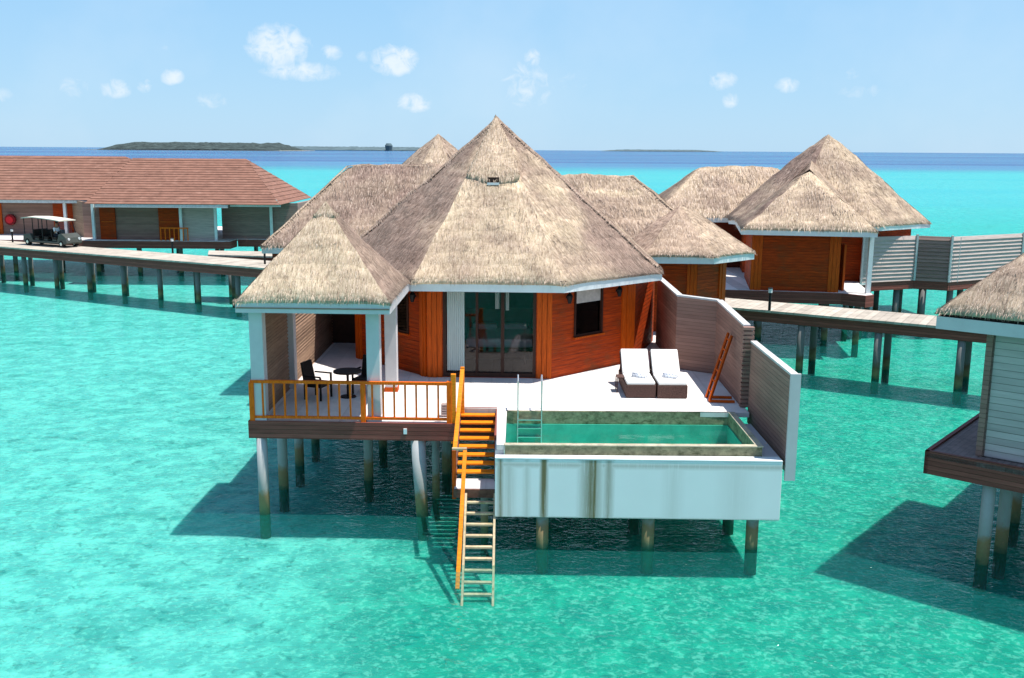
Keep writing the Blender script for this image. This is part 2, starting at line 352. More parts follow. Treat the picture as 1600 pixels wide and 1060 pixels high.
def mat_water(name, tint, maxr, b1=(1.6, .10), b2=(7.0, .05), rough=.06, stretch=(1, 1.3, 1), milk=0.0, milkcol=(.02, .3, .27), deepcol=None):
    """clear tinted water surface: see-through to the bed below, rippled reflection on top"""
    mt = bpy.data.materials.new(name); mt.use_nodes = True; nt = mt.node_tree; nt.nodes.clear(); L = nt.links
    tc = node(nt, 'ShaderNodeTexCoord'); mp = node(nt, 'ShaderNodeMapping'); mp.inputs['Scale'].default_value = stretch; L.new(tc.outputs['Object'], mp.inputs[0])
    a = node(nt, 'ShaderNodeTexNoise', i_Scale=b1[0], i_Detail=3.0, i_Roughness=.5, i_Distortion=.6); L.new(mp.outputs[0], a.inputs['Vector'])
    c = node(nt, 'ShaderNodeTexNoise', i_Scale=b2[0], i_Detail=2.0, i_Roughness=.5, i_Distortion=.4); L.new(mp.outputs[0], c.inputs['Vector'])
    h = mth(nt, 'ADD', mth(nt, 'MULTIPLY', a.outputs['Fac'], b1[1]), mth(nt, 'MULTIPLY', c.outputs['Fac'], b2[1]))
    bp = node(nt, 'ShaderNodeBump', i_Strength=1.0, i_Distance=1.0); L.new(h, bp.inputs['Height'])
    t = node(nt, 'ShaderNodeBsdfTransparent'); t.inputs[0].default_value = (*tint, 1)
    g = node(nt, 'ShaderNodeBsdfGlossy'); g.inputs['Roughness'].default_value = rough; L.new(bp.outputs[0], g.inputs['Normal'])
    fr = node(nt, 'ShaderNodeFresnel', i_IOR=1.33); L.new(bp.outputs[0], fr.inputs['Normal'])
    f = mth(nt, 'MINIMUM', mth(nt, 'MULTIPLY', fr.outputs[0], .45), maxr)
    df = node(nt, 'ShaderNodeBsdfDiffuse'); df.inputs[0].default_value = (*milkcol, 1)
    if deepcol:
        dm = node(nt, 'ShaderNodeMix', data_type='RGBA'); dm.inputs[6].default_value = (*milkcol, 1); dm.inputs[7].default_value = (*deepcol, 1)
        L.new(reef_mask(nt, tc), dm.inputs[0]); L.new(dm.outputs[2], df.inputs[0])
    mk = node(nt, 'ShaderNodeMixShader'); mk.inputs[0].default_value = milk; L.new(t.outputs[0], mk.inputs[1]); L.new(df.outputs[0], mk.inputs[2])
    mx = node(nt, 'ShaderNodeMixShader'); L.new(f, mx.inputs[0]); L.new(mk.outputs[0], mx.inputs[1]); L.new(g.outputs[0], mx.inputs[2])
    o = node(nt, 'ShaderNodeOutputMaterial'); L.new(mx.outputs[0], o.inputs[0])
    return mt
sea_m = mat_water('sea_water', (.84, .97, .96), .30, milk=.14, milkcol=(.015, .23, .21), deepcol=(.06, .12, .26))
pool_m = mat_water('pool_water', (.82, .98, .94), .35, b1=(2.0, .004), b2=(9.0, .001), rough=.02)

def mat_seabed():
    """sandy lagoon bed: bright turquoise shallows, mottled sand and weed, painted caustic light, deep blue water beyond the reef edge"""
    mt = bpy.data.materials.new('lagoon_bed'); mt.use_nodes = True; nt = mt.node_tree; b = nt.nodes['Principled BSDF']; L = nt.links
    b.inputs['Roughness'].default_value = 1; b.inputs['Specular IOR Level'].default_value = 0
    b.inputs['Subsurface Weight'].default_value = .55; b.inputs['Subsurface Radius'].default_value = (.15, 1.0, .9); b.inputs['Subsurface Scale'].default_value = .9
    tc = node(nt, 'ShaderNodeTexCoord'); sp = node(nt, 'ShaderNodeSeparateXYZ'); L.new(tc.outputs['Object'], sp.inputs[0])
    X, Y = sp.outputs[0], sp.outputs[1]
    def nse(sc, det, rg, dist=0.0, st=(1, 1, 1)):
        mp = node(nt, 'ShaderNodeMapping'); mp.inputs['Scale'].default_value = st; L.new(tc.outputs['Object'], mp.inputs[0])
        n = node(nt, 'ShaderNodeTexNoise', i_Scale=sc, i_Detail=det, i_Roughness=rg, i_Distortion=dist); L.new(mp.outputs[0], n.inputs['Vector']); return n.outputs['Fac']
    def rng(x, a, b_, c=0., d=1.):
        r = node(nt, 'ShaderNodeMapRange'); r.interpolation_type = 'SMOOTHSTEP'
        for i, v in enumerate((a, b_, c, d)): r.inputs[i + 1].default_value = v
        L.new(x, r.inputs[0]); return r.outputs[0]
    def mix(f, a, b_, bt='MIX'):
        m_ = node(nt, 'ShaderNodeMix', data_type='RGBA', blend_type=bt)
        for i, v in ((0, f), (6, a), (7, b_)):
            if isinstance(v, tuple): m_.inputs[i].default_value = (*v, 1)
            elif isinstance(v, float): m_.inputs[i].default_value = v
            else: L.new(v, m_.inputs[i])
        return m_.outputs[2]
    # greener deeper pool around the middle/right, paler shallow sand to the left
    big = nse(.05, 3, .5)
    side = rng(mth(nt, 'ADD', X, mth(nt, 'MULTIPLY', mth(nt, 'SUBTRACT', big, .5), 16)), -8.0, -1.0)
    c = mix(side, (.090, .385, .345), (.010, .225, .155))
    far = rng(Y, 26., 120.)
    c = mix(far, c, (.004, .29, .25))
    far2 = rng(Y, 70., 230.)
    c = mix(far2, c, (.05, .325, .37))
    # mottling: sand and weed patches, plus caustic light painted as bright flecks
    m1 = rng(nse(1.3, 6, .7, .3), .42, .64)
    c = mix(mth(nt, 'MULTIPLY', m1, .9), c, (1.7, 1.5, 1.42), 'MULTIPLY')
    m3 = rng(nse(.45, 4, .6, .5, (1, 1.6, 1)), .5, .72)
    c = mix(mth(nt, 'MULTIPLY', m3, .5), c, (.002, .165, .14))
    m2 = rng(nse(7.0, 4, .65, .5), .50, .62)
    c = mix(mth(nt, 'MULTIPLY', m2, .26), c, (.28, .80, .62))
    m4 = rng(nse(3.0, 4, .6, .6, (1, 1, 1)), .54, .7)
    c = mix(mth(nt, 'MULTIPLY', m4, .5), c, (.0, .10, .09))
    # broad streaks in the far lagoon
    st = rng(nse(.02, 4, .6, .3, (.25, 1.6, 1)), .4, .66)
    c = mix(mth(nt, 'MULTIPLY', mth(nt, 'MULTIPLY', st, far2), .45), c, (.03, .33, .42))
    # reef edge
    deep = reef_mask(nt, tc)
    st2 = rng(nse(.0012, 4, .6, 0., (.2, 2.2, 1)), .42, .6)
    dc = mix(st2, (.05, .085, .22), (.08, .19, .33))
    c = mix(deep, c, dc)
    L.new(c, b.inputs['Base Color'])
    return mt
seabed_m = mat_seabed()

def mat_thatch():
    mt = bpy.data.materials.new('palm_thatch'); mt.use_nodes = True; nt = mt.node_tree; b = nt.nodes['Principled BSDF']; L = nt.links
    b.inputs['Roughness'].default_value = .95; b.inputs['Specular IOR Level'].default_value = .1
    tone = node(nt, 'ShaderNodeAttribute', attribute_name='tone')
    uv = node(nt, 'ShaderNodeUVMap', uv_map='UVMap')
    mp = node(nt, 'ShaderNodeMapping'); mp.inputs['Scale'].default_value = (16, 2.6, 1); L.new(uv.outputs[0], mp.inputs[0])
    n1 = node(nt, 'ShaderNodeTexNoise', i_Scale=1.0, i_Detail=7.0, i_Roughness=.8, i_Distortion=.3); L.new(mp.outputs[0], n1.inputs['Vector'])
    tc = node(nt, 'ShaderNodeTexCoord')
    n2 = node(nt, 'ShaderNodeTexNoise', i_Scale=.9, i_Detail=5.0, i_Roughness=.6); L.new(tc.outputs['Object'], n2.inputs['Vector'])
    sp = node(nt, 'ShaderNodeSeparateXYZ'); L.new(uv.outputs[0], sp.inputs[0])
    # courses of thatch down the slope
    rw = mth(nt, 'FRACT', mth(nt, 'ADD', mth(nt, 'MULTIPLY', sp.outputs[1], 2.2), mth(nt, 'MULTIPLY', n2.outputs['Fac'], 1.4)))
    pale = node(nt, 'ShaderNodeValToRGB'); e = pale.color_ramp.elements
    e[0].position = .30; e[0].color = (.15, .10, .07, 1); e[1].position = .70; e[1].color = (.84, .69, .52, 1)
    x = e.new(.5); x.color = (.63, .485, .325, 1)
    brn = node(nt, 'ShaderNodeValToRGB'); e = brn.color_ramp.elements
    e[0].position = .30; e[0].color = (.09, .058, .045, 1); e[1].position = .70; e[1].color = (.46, .335, .275, 1)
    x = e.new(.5); x.color = (.26, .175, .140, 1)
    L.new(n1.outputs['Fac'], pale.inputs[0]); L.new(n1.outputs['Fac'], brn.inputs[0])
    mx = node(nt, 'ShaderNodeMix', data_type='RGBA'); L.new(tone.outputs['Fac'], mx.inputs[0]); L.new(brn.outputs[0], mx.inputs[6]); L.new(pale.outputs[0], mx.inputs[7])
    v = mth(nt, 'ADD', mth(nt, 'MULTIPLY', n2.outputs['Fac'], 1.3), .36)
    v = mth(nt, 'MULTIPLY', v, mth(nt, 'ADD', mth(nt, 'MULTIPLY', rw, .26), .87))
    n3 = node(nt, 'ShaderNodeTexNoise', i_Scale=1.7, i_Detail=7.0, i_Roughness=.75, i_Distortion=.5); L.new(tc.outputs['Object'], n3.inputs['Vector'])
    wr = node(nt, 'ShaderNodeMapRange'); wr.inputs[1].default_value = .54; wr.inputs[2].default_value = .70; wr.inputs[3].default_value = 1.0; wr.inputs[4].default_value = .58; L.new(n3.outputs['Fac'], wr.inputs[0])
    v = mth(nt, 'MULTIPLY', v, wr.outputs[0])
    cb = node(nt, 'ShaderNodeCombineColor')
    for i in range(3): L.new(v, cb.inputs[i])
    m2 = node(nt, 'ShaderNodeMix', data_type='RGBA', blend_type='MULTIPLY'); m2.inputs[0].default_value = 1
    L.new(mx.outputs[2], m2.inputs[6]); L.new(cb.outputs[0], m2.inputs[7]); L.new(m2.outputs[2], b.inputs['Base Color'])
    h = mth(nt, 'ADD', mth(nt, 'MULTIPLY', n1.outputs['Fac'], .6), mth(nt, 'MULTIPLY', rw, .5))
    bp = node(nt, 'ShaderNodeBump', i_Strength=.9, i_Distance=.07); L.new(h, bp.inputs['Height']); L.new(bp.outputs[0], b.inputs['Normal'])
    return mt
thatch_m = mat_thatch()
def mat_straw():
    mt = bpy.data.materials.new('loose_straw'); mt.use_nodes = True; nt = mt.node_tree; b = nt.nodes['Principled BSDF']; L = nt.links
    b.inputs['Roughness'].default_value = .9; b.inputs['Specular IOR Level'].default_value = .15
    g = node(nt, 'ShaderNodeNewGeometry'); tone = node(nt, 'ShaderNodeAttribute', attribute_name='tone')
    pale = node(nt, 'ShaderNodeValToRGB'); e = pale.color_ramp.elements
    e[0].position = 0; e[0].color = (.20, .13, .09, 1); e[1].position = 1; e[1].color = (.78, .645, .50, 1)
    for p_, c_ in ((.15, (.45, .335, .24, 1)), (.6, (.64, .50, .365, 1))): x = e.new(p_); x.color = c_
    brn = node(nt, 'ShaderNodeValToRGB'); e = brn.color_ramp.elements
    e[0].position = 0; e[0].color = (.11, .072, .056, 1); e[1].position = 1; e[1].color = (.50, .37, .305, 1)
    for p_, c_ in ((.15, (.20, .138, .11, 1)), (.6, (.31, .215, .175, 1))): x = e.new(p_); x.color = c_
    L.new(g.outputs['Random Per Island'], pale.inputs[0]); L.new(g.outputs['Random Per Island'], brn.inputs[0])
    mx = node(nt, 'ShaderNodeMix', data_type='RGBA'); L.new(tone.outputs['Fac'], mx.inputs[0]); L.new(brn.outputs[0], mx.inputs[6]); L.new(pale.outputs[0], mx.inputs[7])
    tc = node(nt, 'ShaderNodeTexCoord')
    n3 = node(nt, 'ShaderNodeTexNoise', i_Scale=1.7, i_Detail=7.0, i_Roughness=.75, i_Distortion=.5); L.new(tc.outputs['Object'], n3.inputs['Vector'])
    wr = node(nt, 'ShaderNodeMapRange'); wr.inputs[1].default_value = .54; wr.inputs[2].default_value = .70; wr.inputs[3].default_value = 1.0; wr.inputs[4].default_value = .62; L.new(n3.outputs['Fac'], wr.inputs[0])
    cb = node(nt, 'ShaderNodeCombineColor')
    for i in range(3): L.new(wr.outputs[0], cb.inputs[i])
    m2 = node(nt, 'ShaderNodeMix', data_type='RGBA', blend_type='MULTIPLY'); m2.inputs[0].default_value = 1
    L.new(mx.outputs[2], m2.inputs[6]); L.new(cb.outputs[0], m2.inputs[7]); L.new(m2.outputs[2], b.inputs['Base Color'])
    return mt
straw_m = mat_straw()

# ------------------------------------------------------------------ thatch builder
def bil(q, s, t):
    bl, br, tr, tl = q
    return (bl * (1 - s) + br * s) * (1 - t) + (tl * (1 - s) + tr * s) * t
def thatch(name, parent, faces, dens=260, step=.28, amp=.07, fringe=True, tone=.5, thick=.09, down=None, rnd_hip=.10, tonefn=None, straw=(.07, .17, .011), fr_len=(.05, .14)):
    """faces: list of (quad [bl,br,tr,tl], tone) – eave edge is bl-br. Grid sheet + thick eave edge + loose straw."""
    rnd = random.Random(sum(map(ord, name)) + len(faces) * 7)
    vs, fs, mi, tn, uvs = [], [], [], [], []
    def disp(p):
        return Vector((0, 0, noise.noise(p * .9) * amp + noise.noise(p * 2.7 + V(5, 1, 2)) * amp * .6 + noise.noise(p * 7.0) * amp * .25))
    uo = 0
    for q, tf in faces:
        q = [Vector(k) for k in q]
        wdt = (q[1] - q[0]).length; hgt = ((q[2] + q[3]) / 2 - (q[0] + q[1]) / 2).length
        nu = max(2, int(wdt / step)); nv = max(2, int(hgt / step)); b0 = len(vs)
        uo += 13.7
        nrm = (q[1] - q[0]).cross(q[3] - q[0]).normalized()
        if nrm.z < 0: nrm = -nrm
        ddn = ((q[0] + q[1]) / 2 - (q[2] + q[3]) / 2).normalized(); aln = (q[1] - q[0]).normalized()
        inward = V(-ddn.x, -ddn.y, 0).normalized()
        wt = (q[2] - q[3]).length
        def hipdrop(s, t):
            e_ = min(s, 1 - s) * (wdt * (1 - t) + wt * t)
            return rnd_hip * math.exp(-(e_ / .32) ** 2) if fringe else 0
        def tval(p, s=.5):
            return tonefn(p, tf) if tonefn else tf
        for j in range(-1, nv + 1):
            t = max(0, j) / nv
            for i in range(nu + 1):
                s = i / nu; p = bil(q, s, t); d = disp(p) * min(1, .25 + t * 2.5); d.z -= hipdrop(s, t)
                if j == -1: p2 = p + inward * .05 + V(0, 0, -thick) + d * .3
                else:
                    p2 = p + d
                vs.append(p2); tn.append(tval(p)); pu = (p - q[0]).dot(aln); uvs.append((uo + pu, t * hgt))
        for j in range(nv + 1):
            for i in range(nu):
                a = b0 + j * (nu + 1) + i
                fs.append((a, a + 1, a + nu + 2, a + nu + 1)); mi.append(0)
        # straw
        area = wdt * hgt * (.5 if (q[2] - q[3]).length < .1 else .5 * (1 + (q[2] - q[3]).length / max(wdt, .1)))
        tri = (q[2] - q[3]).length / max(wdt, 1e-3)
        for k in range(int(area * dens)):
            while True:
                t = rnd.random()
                if rnd.random() < 1 - t * (1 - tri): break
            s = rnd.random(); p = bil(q, s, t); tv = min(1, max(0, tval(p) + rnd.uniform(-.15, .15)))
            d = ((down or ddn) + aln * rnd.gauss(0, .16)).normalized(); sd_ = d.cross(nrm).normalized()
            L_ = rnd.uniform(straw[0], straw[1]); w_ = straw[2] * rnd.uniform(.6, 1.5)
            p = p + disp(p) * min(1, .25 + t * 2.5) - V(0, 0, hipdrop(s, t)) + nrm * rnd.uniform(.0, .012); tip = p + d * L_ + nrm * rnd.uniform(.0, .018) * (L_ / .2)
            b1 = len(vs); vs += [p - sd_ * w_ / 2, p + sd_ * w_ / 2, tip + sd_ * w_ * .15]
            fs.append((b1, b1 + 1, b1 + 2)); mi.append(1); tn += [tv] * 3; uvs += [(0, 0)] * 3
        if fringe:
            for k in range(int(wdt * dens * .33)):
                s = rnd.random(); p = bil(q, s, rnd.uniform(0, .02)); p = p + disp(p) * .25 - nrm * rnd.uniform(0, .06) + inward * .01
                d = (ddn * rnd.uniform(.4, 1) + V(0, 0, -1) * rnd.uniform(.2, 1.2) + aln * rnd.gauss(0, .22)).normalized()
                L_ = rnd.uniform(*fr_len) * (1.3 if rnd.random() < .08 else 1); w_ = straw[2] * rnd.uniform(.6, 1.6)
                tip = p + d * L_; b1 = len(vs); vs += [p - aln * w_ / 2, p + aln * w_ / 2, tip]
                fs.append((b1, b1 + 1, b1 + 2)); mi.append(1); tn += [min(1, tval(p) * .8 + rnd.uniform(0, .35))] * 3; uvs += [(0, 0)] * 3
    me = bpy.data.meshes.new(name); me.from_pydata([tuple(v) for v in vs], [], fs)
    me.materials.append(thatch_m); me.materials.append(straw_m); me.polygons.foreach_set('material_index', mi)
    me.polygons.foreach_set('use_smooth', [k == 0 for k in mi])
    at = me.attributes.new('tone', 'FLOAT', 'POINT'); at.data.foreach_set('value', [float(x) for x in tn])
    ul = me.uv_layers.new(name='UVMap'); li = np.empty(len(me.loops), dtype=np.int32); me.loops.foreach_get('vertex_index', li)
    ul.data.foreach_set('uv', np.array(uvs, dtype=np.float32)[li].ravel())
    me.update()
    o = bpy.data.objects.new(name, me); S.collection.objects.link(o); setp(o, parent)
    return o
def seams(o, segs, r=.07, tone=.1, parent_mesh=None):
    pass
def ngon(cx, cy, ap, n, yaw, z=0):
    """CCW vertices; side 0 (v0-v1) faces the camera (-y) turned by yaw"""
    Rr = ap / math.cos(math.pi / n); a0 = -math.pi / 2 - math.pi / n + yaw
    return [V(cx + Rr * math.cos(a0 + 2 * math.pi * i / n), cy + Rr * math.sin(a0 + 2 * math.pi * i / n), z) for i in range(n)]
def cone_faces(vs, apex, tones):
    n = len(vs); a = Vector(apex)
    return [([vs[i], vs[(i + 1) % n], a, a], tones[i % len(tones)]) for i in range(n)]
def hip_faces(x0, x1, y0, y1, z, rx0, rx1, ry, rz, tones):
    c = [V(x0, y0, z), V(x1, y0, z), V(x1, y1, z), V(x0, y1, z)]; a = V(rx0, ry, rz); b = V(rx1, ry, rz)
    return [([c[0], c[1], b, a], tones[0]), ([c[1], c[2], b, b], tones[1]), ([c[2], c[3], a, b], tones[2]), ([c[3], c[0], a, a], tones[3])]
def fascia(name, parent, vs, z0, z1, t=.05, m_=None, inset=.06, only=None):
    """white board round an eave polygon, near-black strip above it painting the shade of the gap"""
    n = len(vs); b = M(); g = M(); cx = sum(v.x for v in vs) / n; cy = sum(v.y for v in vs) / n
    for i in range(n):
        if only and i not in only: continue
        p, q = vs[i], vs[(i + 1) % n]
        def ins(v, k):
            d = V(cx - v.x, cy - v.y, 0).normalized(); return v + d * k
        a0, a1, b1, b0 = ins(p, inset), ins(q, inset), ins(q, inset + t), ins(p, inset + t)
        b.hexa([(k.x, k.y, z0) for k in (a0, a1, b1, b0)] + [(k.x, k.y, z1) for k in (a0, a1, b1, b0)])
        a0, a1, b1, b0 = ins(p, inset + .05), ins(q, inset + .05), ins(q, inset + .1), ins(p, inset + .1)
        g.hexa([(k.x, k.y, z1 - .02) for k in (a0, a1, b1, b0)] + [(k.x, k.y, z1 + .07) for k in (a0, a1, b1, b0)])
    o = b.build(name, m_ or whitep, parent); g.build('eave_gap_shade', gap_m, o)
    return o
def pile(parent, x, y, ztop, r=.15, r1=None, zb=-.76, dx=0, dy=0, m_=None):
    b = M(); b.cyl((x + dx, y + dy, zb), (x, y, ztop), r, r1 or r, 14)
    return b.build('pile', m_ or pile_m, parent, smooth=True)

# ================================================================== SETTING
DZ = 2.4
b = M(); b.add([(-30000, -200, 0), (30000, -200, 0), (30000, 60000, 0), (-30000, 60000, 0)], [(0, 1, 2, 3)])
sea = kind(b.build('sea', sea_m), 'structure')
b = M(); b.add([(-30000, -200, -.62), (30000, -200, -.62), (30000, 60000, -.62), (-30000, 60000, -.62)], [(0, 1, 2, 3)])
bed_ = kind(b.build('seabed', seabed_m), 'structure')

# ------------------------------------------------------------------ islands
def island(x0, x1, y0, y1, hmax, m_, seedz, taper=.12, nx=160, bumps=.2):
    b = M(); ny = 5; rowz = []
    vs = []
    for j in range(ny + 1):
        for i in range(nx + 1):
            s = i / nx; t = j / ny
            env = min(1, s / taper, (1 - s) / taper) ** .45 * math.sin(math.pi * min(1, max(.001, t))) ** .35
            h = hmax * env * (1 - bumps + bumps * (.5 + noise.noise(V(s * 60, t * 9, seedz))) + .05 * noise.noise(V(s * 9, t * 3, seedz + 3)))
            vs.append((x0 + (x1 - x0) * s, y0 + (y1 - y0) * t, max(.2, h)))
    fs = [(j * (nx + 1) + i, j * (nx + 1) + i + 1, (j + 1) * (nx + 1) + i + 1, (j + 1) * (nx + 1) + i) for j in range(ny) for i in range(nx)]
    k = len(vs)
    b.add(vs, fs)
    b.add([(x0, y0, -.5), (x1, y0, -.5), (x1, y0, .25), (x0, y0, .25)], [(0, 1, 2, 3)])
    return b
IY = 3500
isl = thing('island', 'long low island covered in dark green trees, on the horizon above the red roofs', 'island', (-1150, IY, 0))
island(-1450, -820, IY, IY + 500, 30, island_m, 1.3, .10).build('tree_cover', island_m, isl)
b = M(); b.prism([(-1480, IY - 8), (-810, IY - 8), (-790, IY + 520), (-1500, IY + 520)], -.5, 1.2); b.build('beach', sand_m, isl)
IY = 5200
isl2 = thing('island', 'thin faint strip of wooded land between the dark island and the thatched roofs', 'island', (-900, IY, 0))
island(-1350, -420, IY, IY + 500, 22, farland_m, 4.1, .05, 220).build('tree_cover', farland_m, isl2)
b = M()
vs = []
for k in range(10):
    a = math.pi * 2 * k / 10; vs.append((-640 + 36 * math.cos(a), IY - 20 + 30 * math.sin(a)))
b.cyl((-640, IY - 5, 0), (-640, IY - 5, 26), 16, 20, 12); b.cyl((-640, IY - 5, 26), (-640, IY - 5, 38), 20, 12, 12); b.build('tree_clump', farland_m, isl2)
IY = 12000
isl3 = thing('island', 'barely visible flat islet on the horizon between the two tallest thatched roofs', 'island', (1700, IY, 0))
island(1100, 2500, IY, IY + 800, 26, farland_m, 7.7, .2, 120).build('tree_cover', farland_m, isl3)

# ================================================================== MAIN VILLA
YAW = R(-2.0); cy_, sy_ = math.cos(YAW), math.sin(YAW)
villa = thing('thatched_villa', 'large orange timber overwater villa with tall thatched roofs in the centre, behind the plunge pool', 'villa', (-.5, 32.4, DZ))
oc = ngon(-.5, 32.42, 4.35, 8, YAW)
ov = ngon(-.5, 32.42, 5.2, 8, YAW, 5.32)
ZW = 5.15
L0 = (oc[1] - oc[0]).length
# front face: door opening between trims
fw = M().wall(oc[0], oc[1], DZ, ZW, .16, [(.46, L0 - .46, DZ + .02, 5.0)]).build('wall', orange, villa)
# right-front face with window
rw = M().wall(oc[1], oc[2], DZ, ZW, .16, [(0.90, 2.14, 3.50, 4.98)]).build('wall', orange, villa)
lw_ = M().wall(oc[7], oc[0], DZ, ZW, .16, [(1.55, 2.75, 3.55, 4.75)]).build('wall', orange, villa)
for i in (2, 3, 4, 5, 6):
    M().wall(oc[i], oc[(i + 1) % 8], DZ, ZW, .16).build('wall', orange, villa)
def trim(parent, a, b, s0, s1, z0, z1, out=.05, m_=None):
    a = V(a.x, a.y, 0); e = (V(b.x, b.y, 0) - a).normalized(); n = V(e.y, -e.x, 0)
    bb = M(); k = 3; wdt = (s1 - s0) / k
    for i in range(k):
        o = out + (.02 if i == 1 else 0)
        c = a + e * (s0 + wdt * (i + .5)) + n * (o / 2 - .02); bb.obox((c.x, c.y), (e.x, e.y), wdt - .012, o + .04, z0, z1)
    return bb.build('corner_trim', m_ or orange_trim, parent)
trim(villa, oc[0], oc[1], .0, .44, DZ, ZW); trim(villa, oc[0], oc[1], L0 - .44, L0, DZ, ZW)
trim(villa, oc[1], oc[2], L0 - .60, L0, DZ, ZW); trim(villa, oc[7], oc[0], L0 - .30, L0 - .03, DZ, ZW)
trim(villa, oc[7], oc[0], .0, .32, DZ, ZW)
# interior shell
b = M(); b.prism([(k.x, k.y) for k in ngon(-.5, 32.42, 4.15, 8, YAW)], DZ + .005, DZ + .03); b.build('room_floor', floor_in, villa)
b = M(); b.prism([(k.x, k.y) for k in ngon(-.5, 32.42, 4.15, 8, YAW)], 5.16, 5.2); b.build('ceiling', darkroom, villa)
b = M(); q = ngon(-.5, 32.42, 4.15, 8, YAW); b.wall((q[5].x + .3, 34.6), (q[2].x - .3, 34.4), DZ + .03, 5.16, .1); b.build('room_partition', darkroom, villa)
# glass door set
e0 = (oc[1] - oc[0]).normalized(); n0 = V(e0.y, -e0.x, 0)
def onf(s, z, out=0): p = oc[0] + e0 * s + n0 * out; return V(p.x, p.y, z)
s0, s1 = .46, L0 - .46
dr = M()
for a_, b_ in ((s0, s0 + .09), (s1 - .09, s1)): c = onf((a_ + b_) / 2, 0, -.06); dr.obox((c.x, c.y), (e0.x, e0.y), b_ - a_, .12, DZ + .02, 5.0)
c = onf((s0 + s1) / 2, 0, -.06); dr.obox((c.x, c.y), (e0.x, e0.y), s1 - s0 - .18, .118, 4.9, 5.0); dr.obox((c.x, c.y), (e0.x, e0.y), s1 - s0 - .18, .118, DZ + .02, DZ + .14)
door = dr.build('glass_door', darkwood, villa)
stiles = [s0 + .66, s0 + .93, s0 + 1.72, s0 + 1.80]
for st, wd in ((s0 + .98, .075), (s0 + 1.72, .10)):
    c = onf(st, 0, -.075); M().obox((c.x, c.y), (e0.x, e0.y), wd, .06, DZ + .14, 4.9).build('door_stile', darkwood, door)
for a_, b_ in ((s0 + .09, s0 + .94), (s0 + 1.02, s0 + 1.67), (s0 + 1.77, s1 - .09)):
    c = onf((a_ + b_) / 2, 0, -.09); M().obox((c.x, c.y), (e0.x, e0.y), b_ - a_, .012, DZ + .14, 4.9).build('pane', glass, door)
# curtain with folds in front-left bay (just inside)
def curtain(s_a, s_b, z0, z1, dep, name='curtain', folds=9):
    vs = []; n = folds * 6
    for i in range(n + 1):
        s = s_a + (s_b - s_a) * i / n; o = dep + .035 * math.sin(i / 6 * 2 * math.pi)
        vs.append(onf(s, z0, o)); vs.append(onf(s, z1, o))
    return M().add(vs, [(2 * i, 2 * i + 2, 2 * i + 3, 2 * i + 1) for i in range(n)]).build(name, curtain_m, villa, smooth=True)
curtain(s0 + .12, s0 + .62, DZ + .2, 4.9, -.045)
curtain(s0 + 1.50, s0 + 1.62, 4.40, 4.9, -.15, folds=2); curtain(s0 + 1.80, s0 + 1.90, 4.36, 4.9, -.15, folds=2)
# windows
def window(parent, a, b, s0_, s1_, z0, z1, blind=0):
    a = V(a.x, a.y, 0); e = (V(b.x, b.y, 0) - a).normalized(); n = V(e.y, -e.x, 0); fr = .07; fm = M()
    def ob(sa, sb, za, zb, dep, th, mm=None):
        c = a + e * (sa + sb) / 2 + n * dep; (mm or fm).obox((c.x, c.y), (e.x, e.y), sb - sa, th, za, zb)
    ob(s0_, s0_ + fr, z0, z1, -.03, .12); ob(s1_ - fr, s1_, z0, z1, -.03, .12); ob(s0_ + fr, s1_ - fr, z0, z0 + fr, -.03, .118); ob(s0_ + fr, s1_ - fr, z1 - fr, z1, -.03, .118)
    wo_ = fm.build('window', darkwood, parent)
    pm = M(); ob(s0_ + fr, s1_ - fr, z0 + fr, z1 - fr, -.05, .01, pm); pm.build('pane', darkglass, wo_)
    if blind:
        bm_ = M(); ob(s0_ + fr, s1_ - fr, z1 - fr - blind, z1 - fr, -.035, .012, bm_); bm_.build('blind', blind_m, wo_)
    sm = M(); ob(s0_ - .04, s1_ + .04, z0 - .05, z0, .02, .14, sm); sm.build('sill', orange_trim, wo_)
    return wo_
window(villa, oc[1], oc[2], 0.90, 2.14, 3.50, 4.98, .42)
window(villa, oc[7], oc[0], 1.55, 2.75, 3.55, 4.75)
# wall lamps
for (a, b, s) in ((oc[1], oc[2], .55), (oc[1], oc[2], 2.72), (oc[7], oc[0], L0 - .48)):
    e = (b - a).normalized(); n = V(e.y, -e.x, 0); p = a + e * s + n * .0
    lm = M(); lm.cyl((p.x + n.x * .02, p.y + n.y * .02, 4.72), (p.x + n.x * .14, p.y + n.y * .14, 4.72), .025, .02, 8)
    c = p + n * .15; lm.cyl((c.x, c.y, 4.56), (c.x, c.y, 4.78), .045, .10, 10); lm.cyl((c.x, c.y, 4.78), (c.x, c.y, 4.88), .10, .02, 10)
    lm.build('wall_lamp', black_m, villa)
# rear wings
wl = M(); wl.wall((-9.2, 37.9), (-2, 37.7), DZ, ZW, .16); wl.build('wall', darkred, villa)
wl = M(); wl.wall((-9.2, 43.2), (-9.2, 37.9), DZ, ZW, .16); wl.build('wall', greyslat, villa)
wl = M(); wl.wall((2.4, 34.4), (4.3, 34.3), DZ, ZW, .16); wl.build('wall', orange, villa)
wv = ngon(5.9, 37.8, 2.1, 8, YAW)
for i in range(8):
    M().wall(wv[i], wv[(i + 1) % 8], DZ, ZW, .16).build('wall', orange, villa)
trim(villa, wv[1], wv[2], 1.3, 1.7, DZ, ZW); trim(villa, wv[0], wv[1], 1.35, 1.72, DZ, ZW)
# alcove walls between bedroom and bathroom
wl = M(); wl.wall((oc[2].x + .05, oc[2].y + .2), (4.9, 33.9), DZ, ZW, .16); wl.build('wall', orange, villa)

